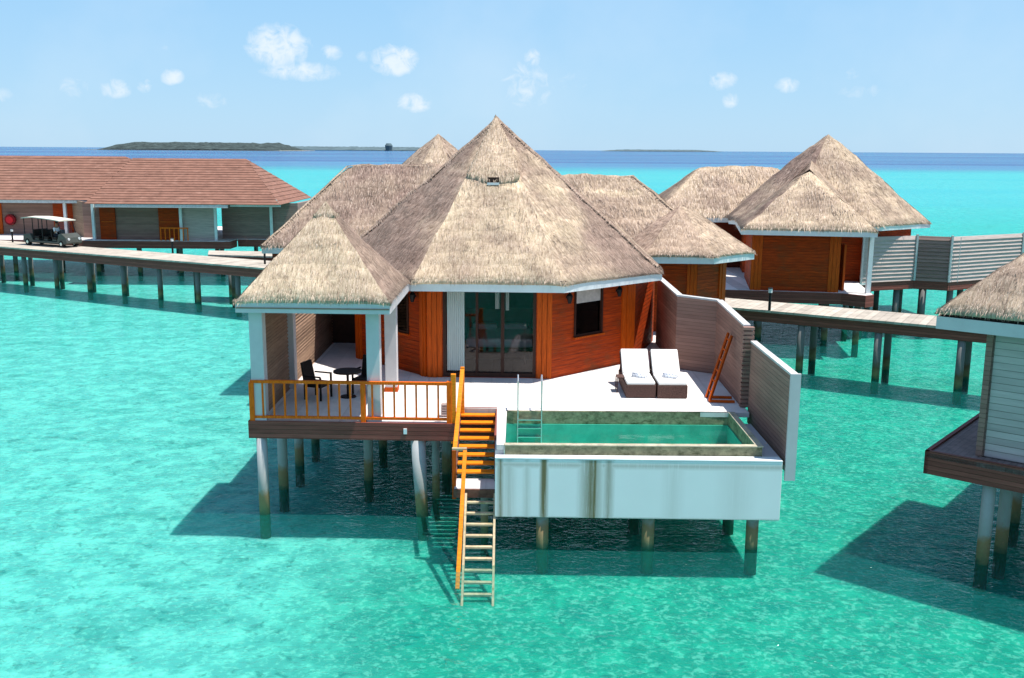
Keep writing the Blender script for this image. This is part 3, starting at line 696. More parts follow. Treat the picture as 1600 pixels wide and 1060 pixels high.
# --- roofs
tonesA = [.92, .30, .30, .3, .3, .3, .2, .12]
def tone_main(p, tf):
    # newer pale thatch laid as an irregular patch on the front slope
    if tf > .9:
        return min(1, max(0, .74 + .55 * noise.noise(p * .8) + .3 * noise.noise(p * 2.1)))
    k = 2.13 * (9.93 - p.z) / 4.6
    if tf == .30 and p.y < 31.5:
        d = p.x - (-.52 + k)
        return max(.08, min(.85, .80 - d * .45 + .75 * noise.noise(p * .9) + .25 * noise.noise(p * 2.3)))
    if tf == .12:
        d = (-.52 - k) - p.x
        return max(.04, min(.8, .50 - d * .75 + .6 * noise.noise(p * 1.1) + .2 * noise.noise(p * 2.3)))
    return tf + .5 * noise.noise(p * .6) + .25 * noise.noise(p * 1.7)
roof = thatch('thatch_roof', villa, cone_faces(ov, (-.52, 32.42, 9.93), tonesA), dens=420, tonefn=tone_main, amp=.11)
fascia('fascia', villa, ngon(-.5, 32.42, 5.2, 8, YAW, 0), 5.02, 5.27, only=(0, 1, 2, 6, 7))
# raised front hood with a small vent at its foot
ap = V(-.52, 32.42, 9.93); fm = (ov[0] + ov[1]) / 2; dn = (fm - ap).normalized(); al = (ov[1] - ov[0]).normalized(); nr = al.cross(-dn).normalized()
if nr.z < 0: nr = -nr
def on(u, v_, o=0): return ap + dn * v_ + al * u + nr * o
hood = [(-.05, -.05), (-.58, 1.85), (-.82, 2.70), (-.3, 3.02), (.3, 3.02), (.80, 2.75), (.56, 1.6)]
hv = []; c = (-.1, 1.9)
hf = []
for i in range(len(hood)):
    a_, b_ = hood[i], hood[(i + 1) % len(hood)]
    hf.append(([on(*a_, .06), on(*b_, .06), on(*c, .13), on(*c, .13)], .62))
thatch('roof_hood', villa, hf, dens=260, step=.2, amp=.05, fringe=False, thick=.14, straw=(.12, .26, .014), down=dn)
b = M(); p0 = on(-.02, 3.08, .02)
b.hexa([on(-.17, 2.9, 0), on(.17, 2.9, 0), on(.17, 3.08, 0), on(-.17, 3.08, 0), on(-.17, 2.9, .11), on(.17, 2.9, .11), on(.17, 3.06, .06), on(-.17, 3.06, .06)])
vent = b.build('roof_vent', gap_m, villa)
b = M(); b.beam(on(-.18, 3.12, .05), on(.18, 3.12, .05), .05, .07); b.build('vent_sill', whitep, vent)
def capseam(parent, pts, r=.06, tone=.15, name='ridge_cap'):
    """rope-like bundled thatch along hips and ridges"""
    for a, b_ in pts:
        fs = []; a = Vector(a) - V(0, 0, .085); b_ = Vector(b_) - V(0, 0, .085); d = (b_ - a).normalized(); sd_ = d.cross(V(0, 0, 1)).normalized() * r * 2.2
        up = V(0, 0, r * 1.2)
        fs.append(([a - sd_, b_ - sd_, b_ + up, a + up], tone)); fs.append(([b_ + sd_, a + sd_, a + up, b_ + up], tone))
        thatch(name, parent, fs, dens=260, step=.3, amp=.08, fringe=False, thick=.02, straw=(.12, .3, .018))
lift = V(0, 0, .05)
capseam(villa, [(ov[i] * .97 + V(-.52, 32.42, 9.93) * .03 + V(0, 0, .02), V(-.52, 32.42, 9.93)) for i in (7, 2)], r=.05)
# veranda pavilion roof (front left)
pvE = [V(-6.55, 22.98, 5.42), V(-2.82, 22.85, 5.42), V(-2.78, 26.85, 5.42), V(-6.5, 26.95, 5.42)]
pa = V(-4.66, 24.88, 7.62)
thatch('thatch_roof', villa, cone_faces(pvE, pa, [.72, .12, .3, .35]), dens=420, amp=.08,
       tonefn=lambda p, t: t + .3 * noise.noise(p * .8) if t > .2 else t + .1 * noise.noise(p))
cp = [pa + V(-.28, -.30, -.30), pa + V(.28, -.30, -.30), pa + V(.28, .3, -.3), pa + V(-.28, .3, -.3)]
thatch('ridge_cap', villa, cone_faces(cp, pa + V(0, 0, .10), [.6]), dens=300, step=.15, amp=.03, fringe=True, thick=.08, straw=(.1, .25, .018))
fascia('fascia', villa, [V(k.x, k.y, 0) for k in pvE], 5.10, 5.34, m_=bluewhite)
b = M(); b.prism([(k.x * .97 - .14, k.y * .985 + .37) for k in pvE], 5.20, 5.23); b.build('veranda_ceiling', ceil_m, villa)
# rear wings
thatch('thatch_roof', villa, hip_faces(-9.5, 1.0, 37.3, 43.7, 5.3, -6.65, -2.4, 40.5, 8.3, [.2, .3, .3, .45]), dens=220, step=.35, straw=(.14, .3, .02), amp=.1,
       tonefn=lambda p, t: t + .6 * noise.noise(p * .55) + .2 * noise.noise(p * 1.7))
thatch('thatch_roof', villa, hip_faces(-2, 7.9, 35.6, 42.6, 5.3, 0, 4.7, 39.3, 7.95, [.35, .35, .3, .3]), dens=220, step=.35, straw=(.14, .3, .02), amp=.1,
       tonefn=lambda p, t: (.9 if (2.8 < p.x < 5.0 and 7.28 < p.z + .15 * noise.noise(p) < 7.48) else t + .3 * noise.noise(p * .5)))
we = ngon(5.95, 37.8, 3.05, 8, YAW, 5.32)
thatch('thatch_roof', villa, cone_faces(we, (6.35, 37.8, 7.0), [.35, .5, .4, .3, .3, .3, .3, .15]), dens=170, straw=(.12, .26, .018), amp=.08)
capseam(villa, [(V(-6.65, 40.5, 8.33), V(-2.4, 40.5, 8.33)), (V(-9.45, 37.35, 5.35), V(-6.65, 40.5, 8.33)), (V(0, 39.3, 7.98), V(4.7, 39.3, 7.98)), (V(4.7, 39.3, 7.98), V(7.8, 35.7, 5.35))], r=.03, tone=.4)
fascia('fascia', villa, ngon(5.95, 37.8, 3.05, 8, YAW, 0), 5.0, 5.24)
fascia('fascia', villa, [V(-9.5, 37.3, 0), V(1, 37.3, 0), V(1, 43.7, 0), V(-9.5, 43.7, 0)], 5.0, 5.22, m_=bluewhite)
# veranda columns
for x, y, z1 in ((-6.12, 23.45, 5.2), (-3.33, 23.45, 5.2), (-3.28, 26.45, 5.2), (-6.12, 26.75, 5.2)):
    b = M(); b.box(x - .16, x + .16, y - .16, y + .16, DZ + .12, z1); c_ = b.build('column', bluewhite, villa, bevel=.01)
    b = M(); b.box(x - .18, x + .18, y - .18, y + .18, DZ, DZ + .12); b.build('column_base', orange_trim if y > 26 and x > -4 else bluewhite, c_)
# slatted screen on the veranda's left side
b = M(); b.wall((-6.2, 26.6), (-6.2, 23.62), DZ, 5.2, .05); b.lap((-6.15, 23.62), (-6.15, 26.58), DZ, 5.2, .1, .05); b.build('slatted_screen', tanslat, villa)
b = M(); b.wall((-6.2, 33.2), (-6.2, 26.92), DZ, 5.2, .05); b.lap((-6.15, 26.92), (-6.15, 33.2), DZ, 5.2, .1, .05); b.build('slatted_screen', tanslat, villa)
b = M(); b.box(-6.3, -3.6, 33.2, 33.35, DZ, 5.2); b.build('wall', darkwood, villa)  # dark wood colour stands in for the deep shade of the veranda

# ------------------------------------------------------------------ main deck
deck = thing('villa_deck', 'pale tiled deck with brown board edge on concrete piles, under the central villa', 'deck', (0, 28, 0))
top_poly = [(-6.35, 23.28), (-1.36, 23.12), (-1.34, 24.62), (-.37, 24.58), (-.33, 21.42), (-.14, 21.42), (-.12, 24.40), (5.6, 24.33), (6.02, 24.33), (6.1, 28.8), (5.1, 29.6), (5.1, 33.9), (8.0, 36), (8, 43), (-9.0, 43), (-9.0, 36), (-6.35, 34)]
b = M(); b.prism(top_poly, 2.28, DZ); b.build('deck_floor', deckpale, deck)
b = M(); b.wall((-6.38, 23.22), (-1.34, 23.06), 1.98, 2.41, .06); b.wall((-6.38, 34), (-6.38, 23.22), 1.98, 2.41, .06); b.wall((-1.34, 23.12), (-1.34, 24.66), 1.98, 2.38, .05); b.wall((-1.34, 24.66), (-.37, 24.62), 1.6, 2.41, .05)
b.build('fascia', brownf, deck)
b = M(); b.prism([(-6.2, 23.5), (-1.5, 23.35), (-1.5, 36), (-6.2, 36)], 2.0, 2.27); b.build('floor_beams', brownp, deck)
for x, y in ((-6.1, 23.35), (-6.05, 25.2), (-6.05, 27.2), (-6.05, 29.5), (-6.05, 32), (-3.9, 26), (-3.9, 29), (-3.9, 33), (-1.9, 29), (-1.8, 26.5), (1.2, 27), (1.2, 31), (4.6, 27.5), (4.6, 32), (-8, 38), (-8, 42), (-4, 38), (0, 36), (3, 36), (6.3, 36.5), (6.3, 40), (7.2, 38)):
    pile(deck, x, y, 2.1, .13)
pile(deck, -2.28, 23.3, 2.05, .13, .19, dx=.12); pile(deck, -1.95, 24.6, 2.05, .10)
b = M(); b.box(-2.60, -2.52, 23.06, 23.12, 2.15, 2.28); b.build('light_fitting', whitep, deck)
b = M()
for k in range(5): b.box(-1.74, -1.56, 23.72 + .003 * k, 23.86, DZ + .03 + .062 * k, DZ + .07 + .062 * k)
b.box(-1.73, -1.57, 23.78, 23.88, DZ, DZ + .33)
tag(b.build('louvred_light', greyslat), 'small grey louvred box on the deck beside the orange corner post', 'deck light')

# ------------------------------------------------------------------ balcony railing
rail = thing('balcony_railing', 'orange wooden balustrade along the front edge of the left veranda', 'railing', (-3.9, 23.2, DZ))
ra, rb = V(-6.28, 23.30, 0), V(-1.50, 23.16, 0)
def rp(s, z): p = ra.lerp(rb, s); return V(p.x, p.y, z)
M().beam(rp(0, 3.38), rp(1, 3.38), .09, .07).build('top_rail', rail_m, rail)
M().beam(rp(0, 2.50), rp(1, 2.50), .07, .06).build('bottom_rail', rail_m, rail)
for s in (0, .565, 1.0): p = rp(s, 0); M().box(p.x - .06, p.x + .06, p.y - .06, p.y + .06, DZ, 3.36 if s < 1 else 3.44).build('post', rail_m, rail, bevel=.008)
nb = 18
for k in range(1, nb):
    s = k / nb
    if abs(s - .565) < .02: continue
    p = rp(s, 0); M().box(p.x - .022, p.x + .022, p.y - .022, p.y + .022, 2.53, 3.345).build('baluster', rail_m, rail)
M().beam((-6.28, 23.3, 3.38), (-6.28, 24.0, 3.38), .07, .06).build('side_rail', rail_m, rail)

# ------------------------------------------------------------------ stairs to the water
st = thing('water_staircase', 'orange wooden steps and ladder going down into the sea beside the pool wall', 'staircase', (-.85, 23, 0))
for k in range(8):
    z = 2.30 - .125 * k; y = 24.42 - .27 * k
    M().box(-1.28, -.40, y - .12, y + .10, z - .045, z).build('tread', stair_m, st, bevel=.006)
M().beam((-.37, 24.6, 2.22), (-.37, 22.25, 1.12), .05, .26).build('stringer', brownp, st)
M().beam((-1.31, 24.6, 2.22), (-1.31, 22.25, 1.12), .05, .26).build('stringer', brownp, st)
M().box(-.395, -.345, 22.2, 24.58, 1.3, 2.39).build('side_panel', brownf, st)
M().box(-1.30, -.36, 21.72, 22.42, 1.17, 1.26).build('landing', deckpale, st)
M().box(-1.32, -.34, 21.66, 21.74, 1.06, 1.25).build('landing_edge', brownp, st)
lz = lambda y: 1.15 - (21.66 - y) * .90
M().beam((-1.03, 21.66, lz(21.66)), (-1.03, 19.56, lz(19.56)), .05, .09).build('ladder_rail', ladderwood, st)
M().beam((-.37, 21.66, lz(21.66)), (-.37, 19.56, lz(19.56)), .05, .09).build('ladder_rail', ladderwood, st)
for k in range(10):
    y = 21.50 - .205 * k; M().box(-1.0, -.40, y - .05, y + .05, lz(y) - .02, lz(y) + .02).build('rung', ladderwood, st)
# handrails
M().box(-1.46, -1.34, 23.12, 23.24, 1.9, 3.62).build('newel_post', stair_m, st, bevel=.008)
M().box(-1.30, -1.20, 24.45, 24.55, 2.2, 3.5).build('newel_post', stair_m, st, bevel=.008)
M().beam((-1.25, 24.5, 3.45), (-1.30, 22.02, 2.12), .10, .07).build('handrail', stair_m, st, bevel=.008)
M().box(-1.36, -1.27, 21.86, 21.96, .95, 2.12).build('newel_post', orange_trim, st)
M().beam((-1.36, 21.92, 2.14), (-1.02, 21.92, 2.14), .09, .05).build('handrail', ladderwood, st)
M().beam((-1.06, 21.85, 2.12), (-1.13, 19.76, -.30), .09, .07).build('handrail', stair_m, st, bevel=.008)
pile(st, -.62, 22.1, 1.17, .09)

# ------------------------------------------------------------------ plunge pool
pool = thing('plunge_pool', 'raised infinity plunge pool with green water and algae-stained rim over a pale stained wall', 'pool', (2.8, 22.8, .8))
PX0, PX1, PY0, PY1 = -.14, 5.50, 21.42, 24.32
b = M()
b.hexa([(-.36, 21.14, .80), (6.0, 21.02, .80), (6.0, 21.30, .80), (-.36, 21.42, .80), (-.36, 21.14, 2.15), (6.0, 21.02, 2.15), (6.0, 21.30, 2.15), (-.36, 21.42, 2.15)])
b.build('outer_wall', stainwall, pool, bevel=.012)
b = M(); b.wall((-.365, 24.6), (-.365, 21.43), .80, 2.27, .2); b.build('side_wall', bluewhite, pool)
b = M(); b.wall((6.0, 21.3), (6.0, 24.3), .80, 2.10, .12); b.build('side_wall', bluewhite, pool)
b = M(); b.prism([(-.15, 21.3), (6.0, 21.3), (6.0, 24.3), (-.15, 24.3)], .82, .95); b.build('base_slab', bluewhite, pool)
# ledge channel
b = M(); b.hexa([(-.36, 21.135, 2.152), (6.0, 21.015, 2.152), (6.0, 21.34, 2.152), (-.36, 21.36, 2.152), (-.36, 21.135, 2.19), (6.0, 21.015, 2.19), (6.0, 21.34, 2.19), (-.36, 21.36, 2.19)]); b.build('ledge', whitep, pool, bevel=.008)
b = M(); b.box(5.62, 6.06, 21.37, 24.3, 2.02, 2.12); b.build('ledge', bluewhite, pool)
# basin walls (rim)
for x0, x1, y0, y1, nm in ((PX0, PX1 + .12, PY0 - .06, PY0 + .06, 'rim'), (PX1, PX1 + .12, PY0 + .06, PY1 + .02, 'rim'), (-.14, PX1 + .12, PY1 + .02, PY1 + .10, 'rim')):
    b = M(); b.box(x0, x1, y0, y1, 1.0, 2.40 if y0 > 24 else 2.395); b.build(nm, algae, pool)
b = M(); b.box(PX0 + .004, PX1 - .004, PY0 + .062, PY1 + .015, .96, 1.55)
b.box(PX0 + .004, PX1 - .004, PY1 - .012, PY1 + .018, 1.552, 2.07)
b.box(PX1 - .03, PX1 - .002, PY0 + .064, PY1 - .014, 1.552, 2.07)
b.box(PX0 + .006, PX1 - .034, PY0 + .062, PY0 + .09, 1.552, 2.07)
b.build('basin', poolin, pool)
b = M(); b.box(PX0 + .01, PX1 - .01, PY0 + .07, PY1 + .01, 1.36, 2.02); 
bt = M(); bt.add([(PX0, PY0 + .06, 2.10), (PX1, PY0 + .06, 2.10), (PX1, PY1 + .02, 2.10), (PX0, PY1 + .02, 2.10)], [(0, 1, 2, 3)])
bt.build('water', pool_m, pool)
for x0, x1, y0, y1 in ((-.16, 5.64, 21.34, 21.50), (5.48, 5.64, 21.50, 24.32)):
    M().box(x0, x1, y0, y1, 2.398, 2.425).build('coping', coping_m, pool, bevel=.005)
ld = M()
for x in (.16, .76):
    ld.cyl((x, PY1 + .28, DZ), (x, PY1 + .28, 3.22), .02, n=8); ld.cyl((x, PY1 + .28, 3.22), (x, PY1 + .18, 3.30), .02, n=8)
    ld.cyl((x, PY1 + .18, 3.30), (x, PY1 - .02, 3.18), .02, n=8); ld.cyl((x, PY1 - .02, 3.18), (x, PY1 - .04, 1.5), .02, n=8)
for z in (2.2, 1.98, 1.75): ld.box(.17, .75, PY1 - .10, PY1 - .02, z - .012, z + .012)
ld.build('pool_ladder', steel, pool, smooth=False)
for x in (.72, 3.13, 5.5): pile(pool, x, 21.4, .82, .14)
for x, y in ((.8, 23.8), (3.1, 23.8), (5.5, 23.8)): pile(pool, x, y, .82, .14)

# ------------------------------------------------------------------ privacy walls
def capped_wall(label, pts, tops, z0, t, name='privacy_wall', side=1):
    o = thing(name, label, 'wall', (pts[0][0], pts[0][1], z0))
    for i in range(len(pts) - 1):
        a = Vector((*pts[i], 0)); b_ = Vector((*pts[i + 1], 0)); e = (b_ - a).normalized(); n = V(-e.y, e.x, 0) * t * side
        za, zb = tops[i], tops[i + 1]
        M().hexa([(a.x, a.y, z0), (b_.x, b_.y, z0), (b_.x + n.x, b_.y + n.y, z0), (a.x + n.x, a.y + n.y, z0), (a.x, a.y, za), (b_.x, b_.y, zb), (b_.x + n.x, b_.y + n.y, zb), (a.x + n.x, a.y + n.y, za)]).build('panel', taupe, o)
        n2 = n * .15
        M().hexa([(a.x - n2.x, a.y - n2.y, za), (b_.x - n2.x, b_.y - n2.y, zb), (b_.x + n.x + n2.x, b_.y + n.y + n2.y, zb), (a.x + n.x + n2.x, a.y + n.y + n2.y, za),
                  (a.x - n2.x, a.y - n2.y, za + .05), (b_.x - n2.x, b_.y - n2.y, zb + .05), (b_.x + n.x + n2.x, b_.y + n.y + n2.y, zb + .05), (a.x + n.x + n2.x, a.y + n.y + n2.y, za + .05)]).build('capping', rooftrim, o)
    return o
pw = capped_wall('taupe boarded privacy wall with a bend, behind the sun loungers', [(4.95, 33.6), (4.95, 29.45), (6.0, 28.75), (5.94, 25.0)], [4.62, 4.62, 4.58, 4.50], DZ - .3, .14)
b = M()
for k in range(19): b.box(5.90, 6.17, 24.82, 24.99, DZ + .02 + k * .112, DZ + .09 + k * .112)
b.box(5.95, 6.1, 24.86, 24.985, DZ, 4.5); b.build('slatted_end', taupe, pw)
pw2 = capped_wall('lower taupe privacy wall with a white end post, right of the pool', [(6.09, 24.8), (6.1, 21.12)], [4.12, 4.10], 2.02, .12)
b = M(); b.box(6.075, 6.30, 21.05, 21.12, 1.72, 4.15); b.build('end_post', bluewhite, pw2)
b = M(); b.box(6.225, 6.29, 21.12, 24.8, 1.75, 4.12); b.build('outer_face', bluewhite, pw2)

# ------------------------------------------------------------------ loungers
def lounger(x, y, label):
    o = thing('sun_lounger', label, 'sun lounger', (x, y, DZ), 'sun loungers on the deck')
    w2 = .40
    b = M(); b.box(x - w2, x + w2, y, y + 1.95, DZ + .02, DZ + .36); b.build('base', wicker, o, bevel=.015)
    b = M(); b.box(x - w2 + .02, x + w2 - .02, y + .01, y + 1.12, DZ + .365, DZ + .45); b.build('mattress', white_fab, o, bevel=.03)
    p0 = V(x, y + 1.14, DZ + .43); p1 = V(x, y + 1.76, DZ + .98)
    b = M(); b.beam(p0, p1, .76, .09, up=(0, -1, .6)); b.build('back_cushion', white_fab, o, bevel=.03)
    b = M(); b.beam(p0 + V(0, .07, -.07), p1 + V(0, .07, -.07), .80, .04, up=(0, -1, .6)); br = b.build('back_frame', wicker, o)
    for s in (-.36, .36):
        M().beam((x + s, y + 1.60, DZ + .80), (x + s, y + 1.88, DZ + .36), .04, .04).build('strut', bedwood, br)
    return o
lounger(3.45, 25.75, 'white-cushioned brown wicker sun lounger, the left one of the pair on the pale deck')
lounger(4.29, 25.72, 'white-cushioned brown wicker sun lounger, the right one of the pair, nearer the privacy wall')
def towel(x, y, label, rz):
    vs = []; b = M(); n = 12
    e = V(math.cos(rz), math.sin(rz), 0)
    for k, (o, z) in enumerate(((-.045, .035), (.045, .035), (0, .075))):
        n_ = V(-e.y, e.x, 0); c = V(x, y, DZ + .455) + n_ * o + V(0, 0, z)
        b.cyl(c - e * .2, c + e * .2, .042, .042, 12)
    return tag(b.build('rolled_towel', towel_blue, smooth=True), label, 'towel', 'towels on the loungers')
towel(3.47, 26.30, 'blue and white rolled towel on the left sun lounger', -.5)
towel(4.30, 26.28, 'blue and white rolled towel on the right sun lounger', -.5)
b = M(); b.box(3.02 - .14, 3.02 + .10, 26.35, 26.75, DZ + .40, DZ + .43); tb = thing('side_table', 'tiny brown folding table against the outer side of the left lounger', 'side table', (3.0, 26.5, DZ)); b.build('tabletop', wicker, tb)
for sx in (-.12, .08):
    for sy in (26.38, 26.72): M().box(3.0 + sx - .012, 3.0 + sx + .012, sy - .012, sy + .012, DZ, DZ + .40).build('leg', bedwood, tb)

# ------------------------------------------------------------------ leaning rack
rk = thing('towel_rack', 'tall orange wooden ladder rack leaning against the taupe privacy wall', 'towel rack', (5.5, 25.6, DZ))
for dy in (0, .42):
    M().beam((5.22, 25.42 + dy, DZ + .02), (5.88, 26.10 + dy, 4.05), .05, .08).build('rail', orange_trim, rk)
for k in range(6):
    t = .12 + k * .16; p = V(5.22, 25.42, DZ + .02).lerp(V(5.88, 26.10, 4.05), t)
    M().beam(p, p + V(0, .42, 0), .03, .04).build('rung', orange_trim, rk)
M().beam((5.20, 25.36, DZ + .04), (5.86, 25.30, DZ + .04), .07, .06).build('foot_bar', orange_trim, rk)
M().beam((5.28, 25.8, DZ + .04), (5.88, 25.75, DZ + .04), .07, .06).build('foot_bar', orange_trim, rk)

# ------------------------------------------------------------------ veranda furniture
def wchair(x, y, rz, label):
    o = thing('wicker_chair', label, 'chair', (x, y, DZ), 'veranda chairs')
    c, s = math.cos(rz), math.sin(rz)
    def T(pts): return [(x + c * a - s * b_, y + s * a + c * b_, z) for a, b_, z in pts]
    def bx(x0, x1, y0, y1, z0, z1, nm, m_=blackwick, bev=.015):
        q = M(); q.hexa(T([(x0, y0, z0), (x1, y0, z0), (x1, y1, z0), (x0, y1, z0), (x0, y0, z1), (x1, y0, z1), (x1, y1, z1), (x0, y1, z1)])); return q.build(nm, m_, o, bevel=bev)
    bx(-.27, .27, -.25, .25, DZ + .34, DZ + .44, 'seat')
    q = M(); q.hexa(T([(-.27, .22, DZ + .40), (.27, .22, DZ + .40), (.27, .28, DZ + .40), (-.27, .28, DZ + .40), (-.25, .33, DZ + .98), (.25, .33, DZ + .98), (.25, .38, DZ + .98), (-.25, .38, DZ + .98)])); q.build('backrest', blackwick, o, bevel=.015)
    for sx in (-1, 1):
        bx(sx * .29 - .025, sx * .29 + .025, -.25, .27, DZ + .62, DZ + .66, 'armrest')
        for yy in (-.23, .24): bx(sx * .27 - .022, sx * .27 + .022, yy - .022, yy + .022, DZ, DZ + (.62 if yy < 0 else .40), 'leg', bev=0)
    return o
wchair(-5.12, 25.55, R(70), 'black wicker chair with tall back, on the left of the round veranda table')
wchair(-3.95, 26.15, R(-20), 'black wicker chair on the right of the veranda table, beside the white column')
vt = thing('round_table', 'small round black table on the veranda between two wicker chairs', 'table', (-4.36, 25.7, DZ))
M().cyl((-4.36, 25.7, DZ + .68), (-4.36, 25.7, DZ + .72), .38, .38, 28).build('tabletop', blackwick, vt)
M().cyl((-4.36, 25.7, DZ + .03), (-4.36, 25.7, DZ + .68), .035, .035, 10).build('pedestal', black_m, vt)
M().cyl((-4.36, 25.7, DZ), (-4.36, 25.7, DZ + .03), .22, .20, 20).build('foot', black_m, vt)

# ------------------------------------------------------------------ bed seen through the glass
bd = thing('bed', 'wide bed with white linen inside the villa, seen through the glass doors', 'bed', (-.4, 31.6, DZ))
M().box(-1.5, .7, 30.6, 32.7, DZ + .03, DZ + .38).build('bed_frame', bedwood, bd)
M().box(-1.45, .65, 30.62, 32.65, DZ + .38, DZ + .66).build('mattress', bedsheet, bd, bevel=.06)
M().box(-1.5, .7, 32.72, 32.8, DZ + .03, DZ + 1.3).build('headboard', bedwood, bd)
for x in (-1.3, -.3): M().box(x, x + .8, 32.25, 32.6, DZ + .67, DZ + .85).build('pillow', bedsheet, bd, bevel=.06)
bn = thing('bench', 'dark low bench at the foot of the bed, behind the glass doors', 'bench', (-.3, 30.0, DZ))
M().box(-1.2, .5, 29.8, 30.2, DZ + .36, DZ + .44).build('seat', bedwood, bn)
for x in (-1.1, .4): M().box(x - .03, x + .03, 29.85, 30.15, DZ + .03, DZ + .36).build('leg', bedwood, bn)

# ================================================================== VILLA BEHIND (only its cone shows)
vb = thing('thatched_villa', 'distant villa whose pointed thatch top shows behind the left wing of the central villa', 'villa', (-4.6, 62, DZ))
vo = ngon(-4.6, 62, 5.2, 8, 0, 5.32)
thatch('thatch_roof', vb, cone_faces(vo, (-4.6, 62, 9.97), [.55, .3, .3, .3, .3, .3, .3, .25]), dens=45, step=.5, straw=(.3, .7, .04))
vw = ngon(-4.6, 62, 4.3, 8, 0)
for i in range(8): M().wall(vw[i], vw[(i + 1) % 8], DZ, 5.2, .16).build('wall', orange, vb)
fascia('fascia', vb, ngon(-4.6, 62, 5.2, 8, 0, 0), 5.0, 5.22)
b = M(); b.prism([(k.x, k.y) for k in ngon(-4.6, 62, 5.4, 8, 0)], 2.0, 2.39); b.build('deck_floor', brownf, vb)
for k in ngon(-4.6, 62, 4.6, 8, 0): pile(vb, k.x, k.y, 2.0, .15)

# ================================================================== RIGHT BACKGROUND VILLA
v2 = thing('thatched_villa', 'orange timber villa with tall cone and smaller front thatch, beyond the right walkway', 'villa', (15, 52, DZ))
y2 = R(-10)
mo = ngon(17.1, 55, 5.2, 8, y2, 5.35)
def tone2(p, t): return t + .55 * noise.noise(p * .55) + .2 * noise.noise(p * 1.6)
thatch('thatch_roof', v2, cone_faces(mo, (17.1, 55, 10.05), [.5, .5, .4, .3, .3, .3, .15, .12]), dens=110, step=.4, straw=(.18, .36, .026), tonefn=tone2, amp=.13)
pq = ngon(14.05, 48.4, 3.05, 4, y2, 5.42)
pa2 = V(14.35, 48.7, 8.1)
thatch('thatch_roof', v2, cone_faces(pq, pa2, [.62, .4, .4, .15]), dens=110, step=.4, straw=(.18, .36, .026), tonefn=tone2, amp=.12)
# saddle joining front roof to the cone
thatch('thatch_roof', v2, [([V(11.6, 50.4, 5.6), V(14.0, 52.6, 6.6), V(15.8, 53.4, 8.4), pa2], .15), ([V(18.0, 52.0, 5.9), V(17.2, 49.0, 5.5), pa2, V(15.8, 53.4, 8.4)], .4)], dens=110, step=.4, straw=(.18, .36, .026), fringe=False)
thatch('thatch_roof', v2, hip_faces(7.7, 18, 55.6, 62, 5.35, 10.9, 15.5, 59, 8.05, [.5, .3, .3, .3]), dens=110, step=.4, straw=(.3, .6, .036), tonefn=tone2)
fascia('fascia', v2, [V(k.x, k.y, 0) for k in mo], 5.05, 5.27)
fascia('fascia', v2, [V(k.x, k.y, 0) for k in pq], 5.12, 5.34)
fascia('fascia', v2, [V(7.7, 55.6, 0), V(18, 55.6, 0), V(18, 62, 0), V(7.7, 62, 0)], 5.0, 5.25)
w1, w2_ = V(11.35, 47.05, 0), V(15.35, 46.35, 0)
e = (w2_ - w1).normalized(); nb_ = V(-e.y, e.x, 0)
M().wall(w1, w2_, DZ, 5.3, .16).build('wall', orange, v2)
w3 = w2_ + nb_ * 4; M().wall(w2_, w3, DZ, 5.3, .16, [(.5, 1.5, DZ + .02, 4.6)]).build('wall', orange, v2)
M().wall(w1 + nb_ * 5, w1, DZ, 5.3, .16).build('wall', orange, v2)
trim(v2, w1, w2_, 0, .5, DZ, 5.3); trim(v2, w1, w2_, 3.55, 4.05, DZ, 5.3)
m4 = ngon(17.1, 55, 4.3, 8, y2)
for i in range(8): M().wall(m4[i], m4[(i + 1) % 8], DZ, 5.2, .16).build('wall', orange, v2)
M().wall((8.4, 56.3), (14, 56.3), DZ, 5.2, .16).build('wall', darkred, v2); M().wall((8.4, 61), (8.4, 56.3), DZ, 5.2, .16).build('wall', orange, v2)
M().box(16.55, 16.75, 46.0, 46.2, DZ, 5.2).build('column', whitep, v2); M().box(15.7, 15.8, 46.9, 47.6, DZ, 4.6).build('door', orange_trim, v2)
d2 = thing('villa_deck', 'brown-edged deck on piles under the right background villa', 'deck', (14, 50, 0))
dp = [(8.6, 47.42), (15.45, 46.2), (16.3, 45.4), (16.75, 45.7), (17.5, 49.8), (20.8, 51.4), (22.3, 50.8), (26, 53.6), (25, 62), (7.5, 62), (7.5, 47.6)]
M().prism(dp, 2.28, DZ).build('deck_floor', deckpale, d2)
M().prism([(8.5, 47.38), (15.43, 46.14), (16.3, 45.33), (16.8, 45.66), (17.4, 49.7), (20, 52), (20, 58), (8, 58)], 1.85, 2.388).build('fascia', brownf, d2)
for x, y in ((9, 48), (12, 47.6), (15, 46.9), (16.2, 46.0), (9.5, 52), (13, 52), (17, 50), (17, 54), (20, 54), (20, 58), (13, 58), (9, 58), (22, 56)): pile(d2, x, y, 1.95, .15, m_=pile_dark)

# ------------------------------------------------------------------ grey fence
fn = thing('slatted_fence', 'long grey weathered slatted screen on a brown base, right of the background villa', 'fence', (22, 50.5, DZ))
fp = [P(1344, 442, DZ), P(1427, 438, DZ), P(1481, 441, DZ), P(1592, 432, DZ)]; ftz = [4.72, 4.72, 4.62, 4.85]
for i in range(3):
    a, b_ = fp[i], fp[i + 1]; mm = [greyslat, greydark, greyslat][i]
    q = M(); q.wall(a, b_, DZ, 4.70, .06); q.lap(a, b_, DZ, 4.70, .19, .075); q.build('slat_panel', mm, fn)
    q = M(); e = (b_ - a).normalized(); q.wall(a + V(e.y, -e.x, 0) * .03, b_ + V(e.y, -e.x, 0) * .03, 1.95, DZ, .12); q.build('base_board', brownf, fn)
for i, p in enumerate(fp):
    q = M(); q.box(p.x - .05, p.x + .05, p.y - .14, p.y - .04, DZ, 4.78); q.build('post', rooftrim, fn)
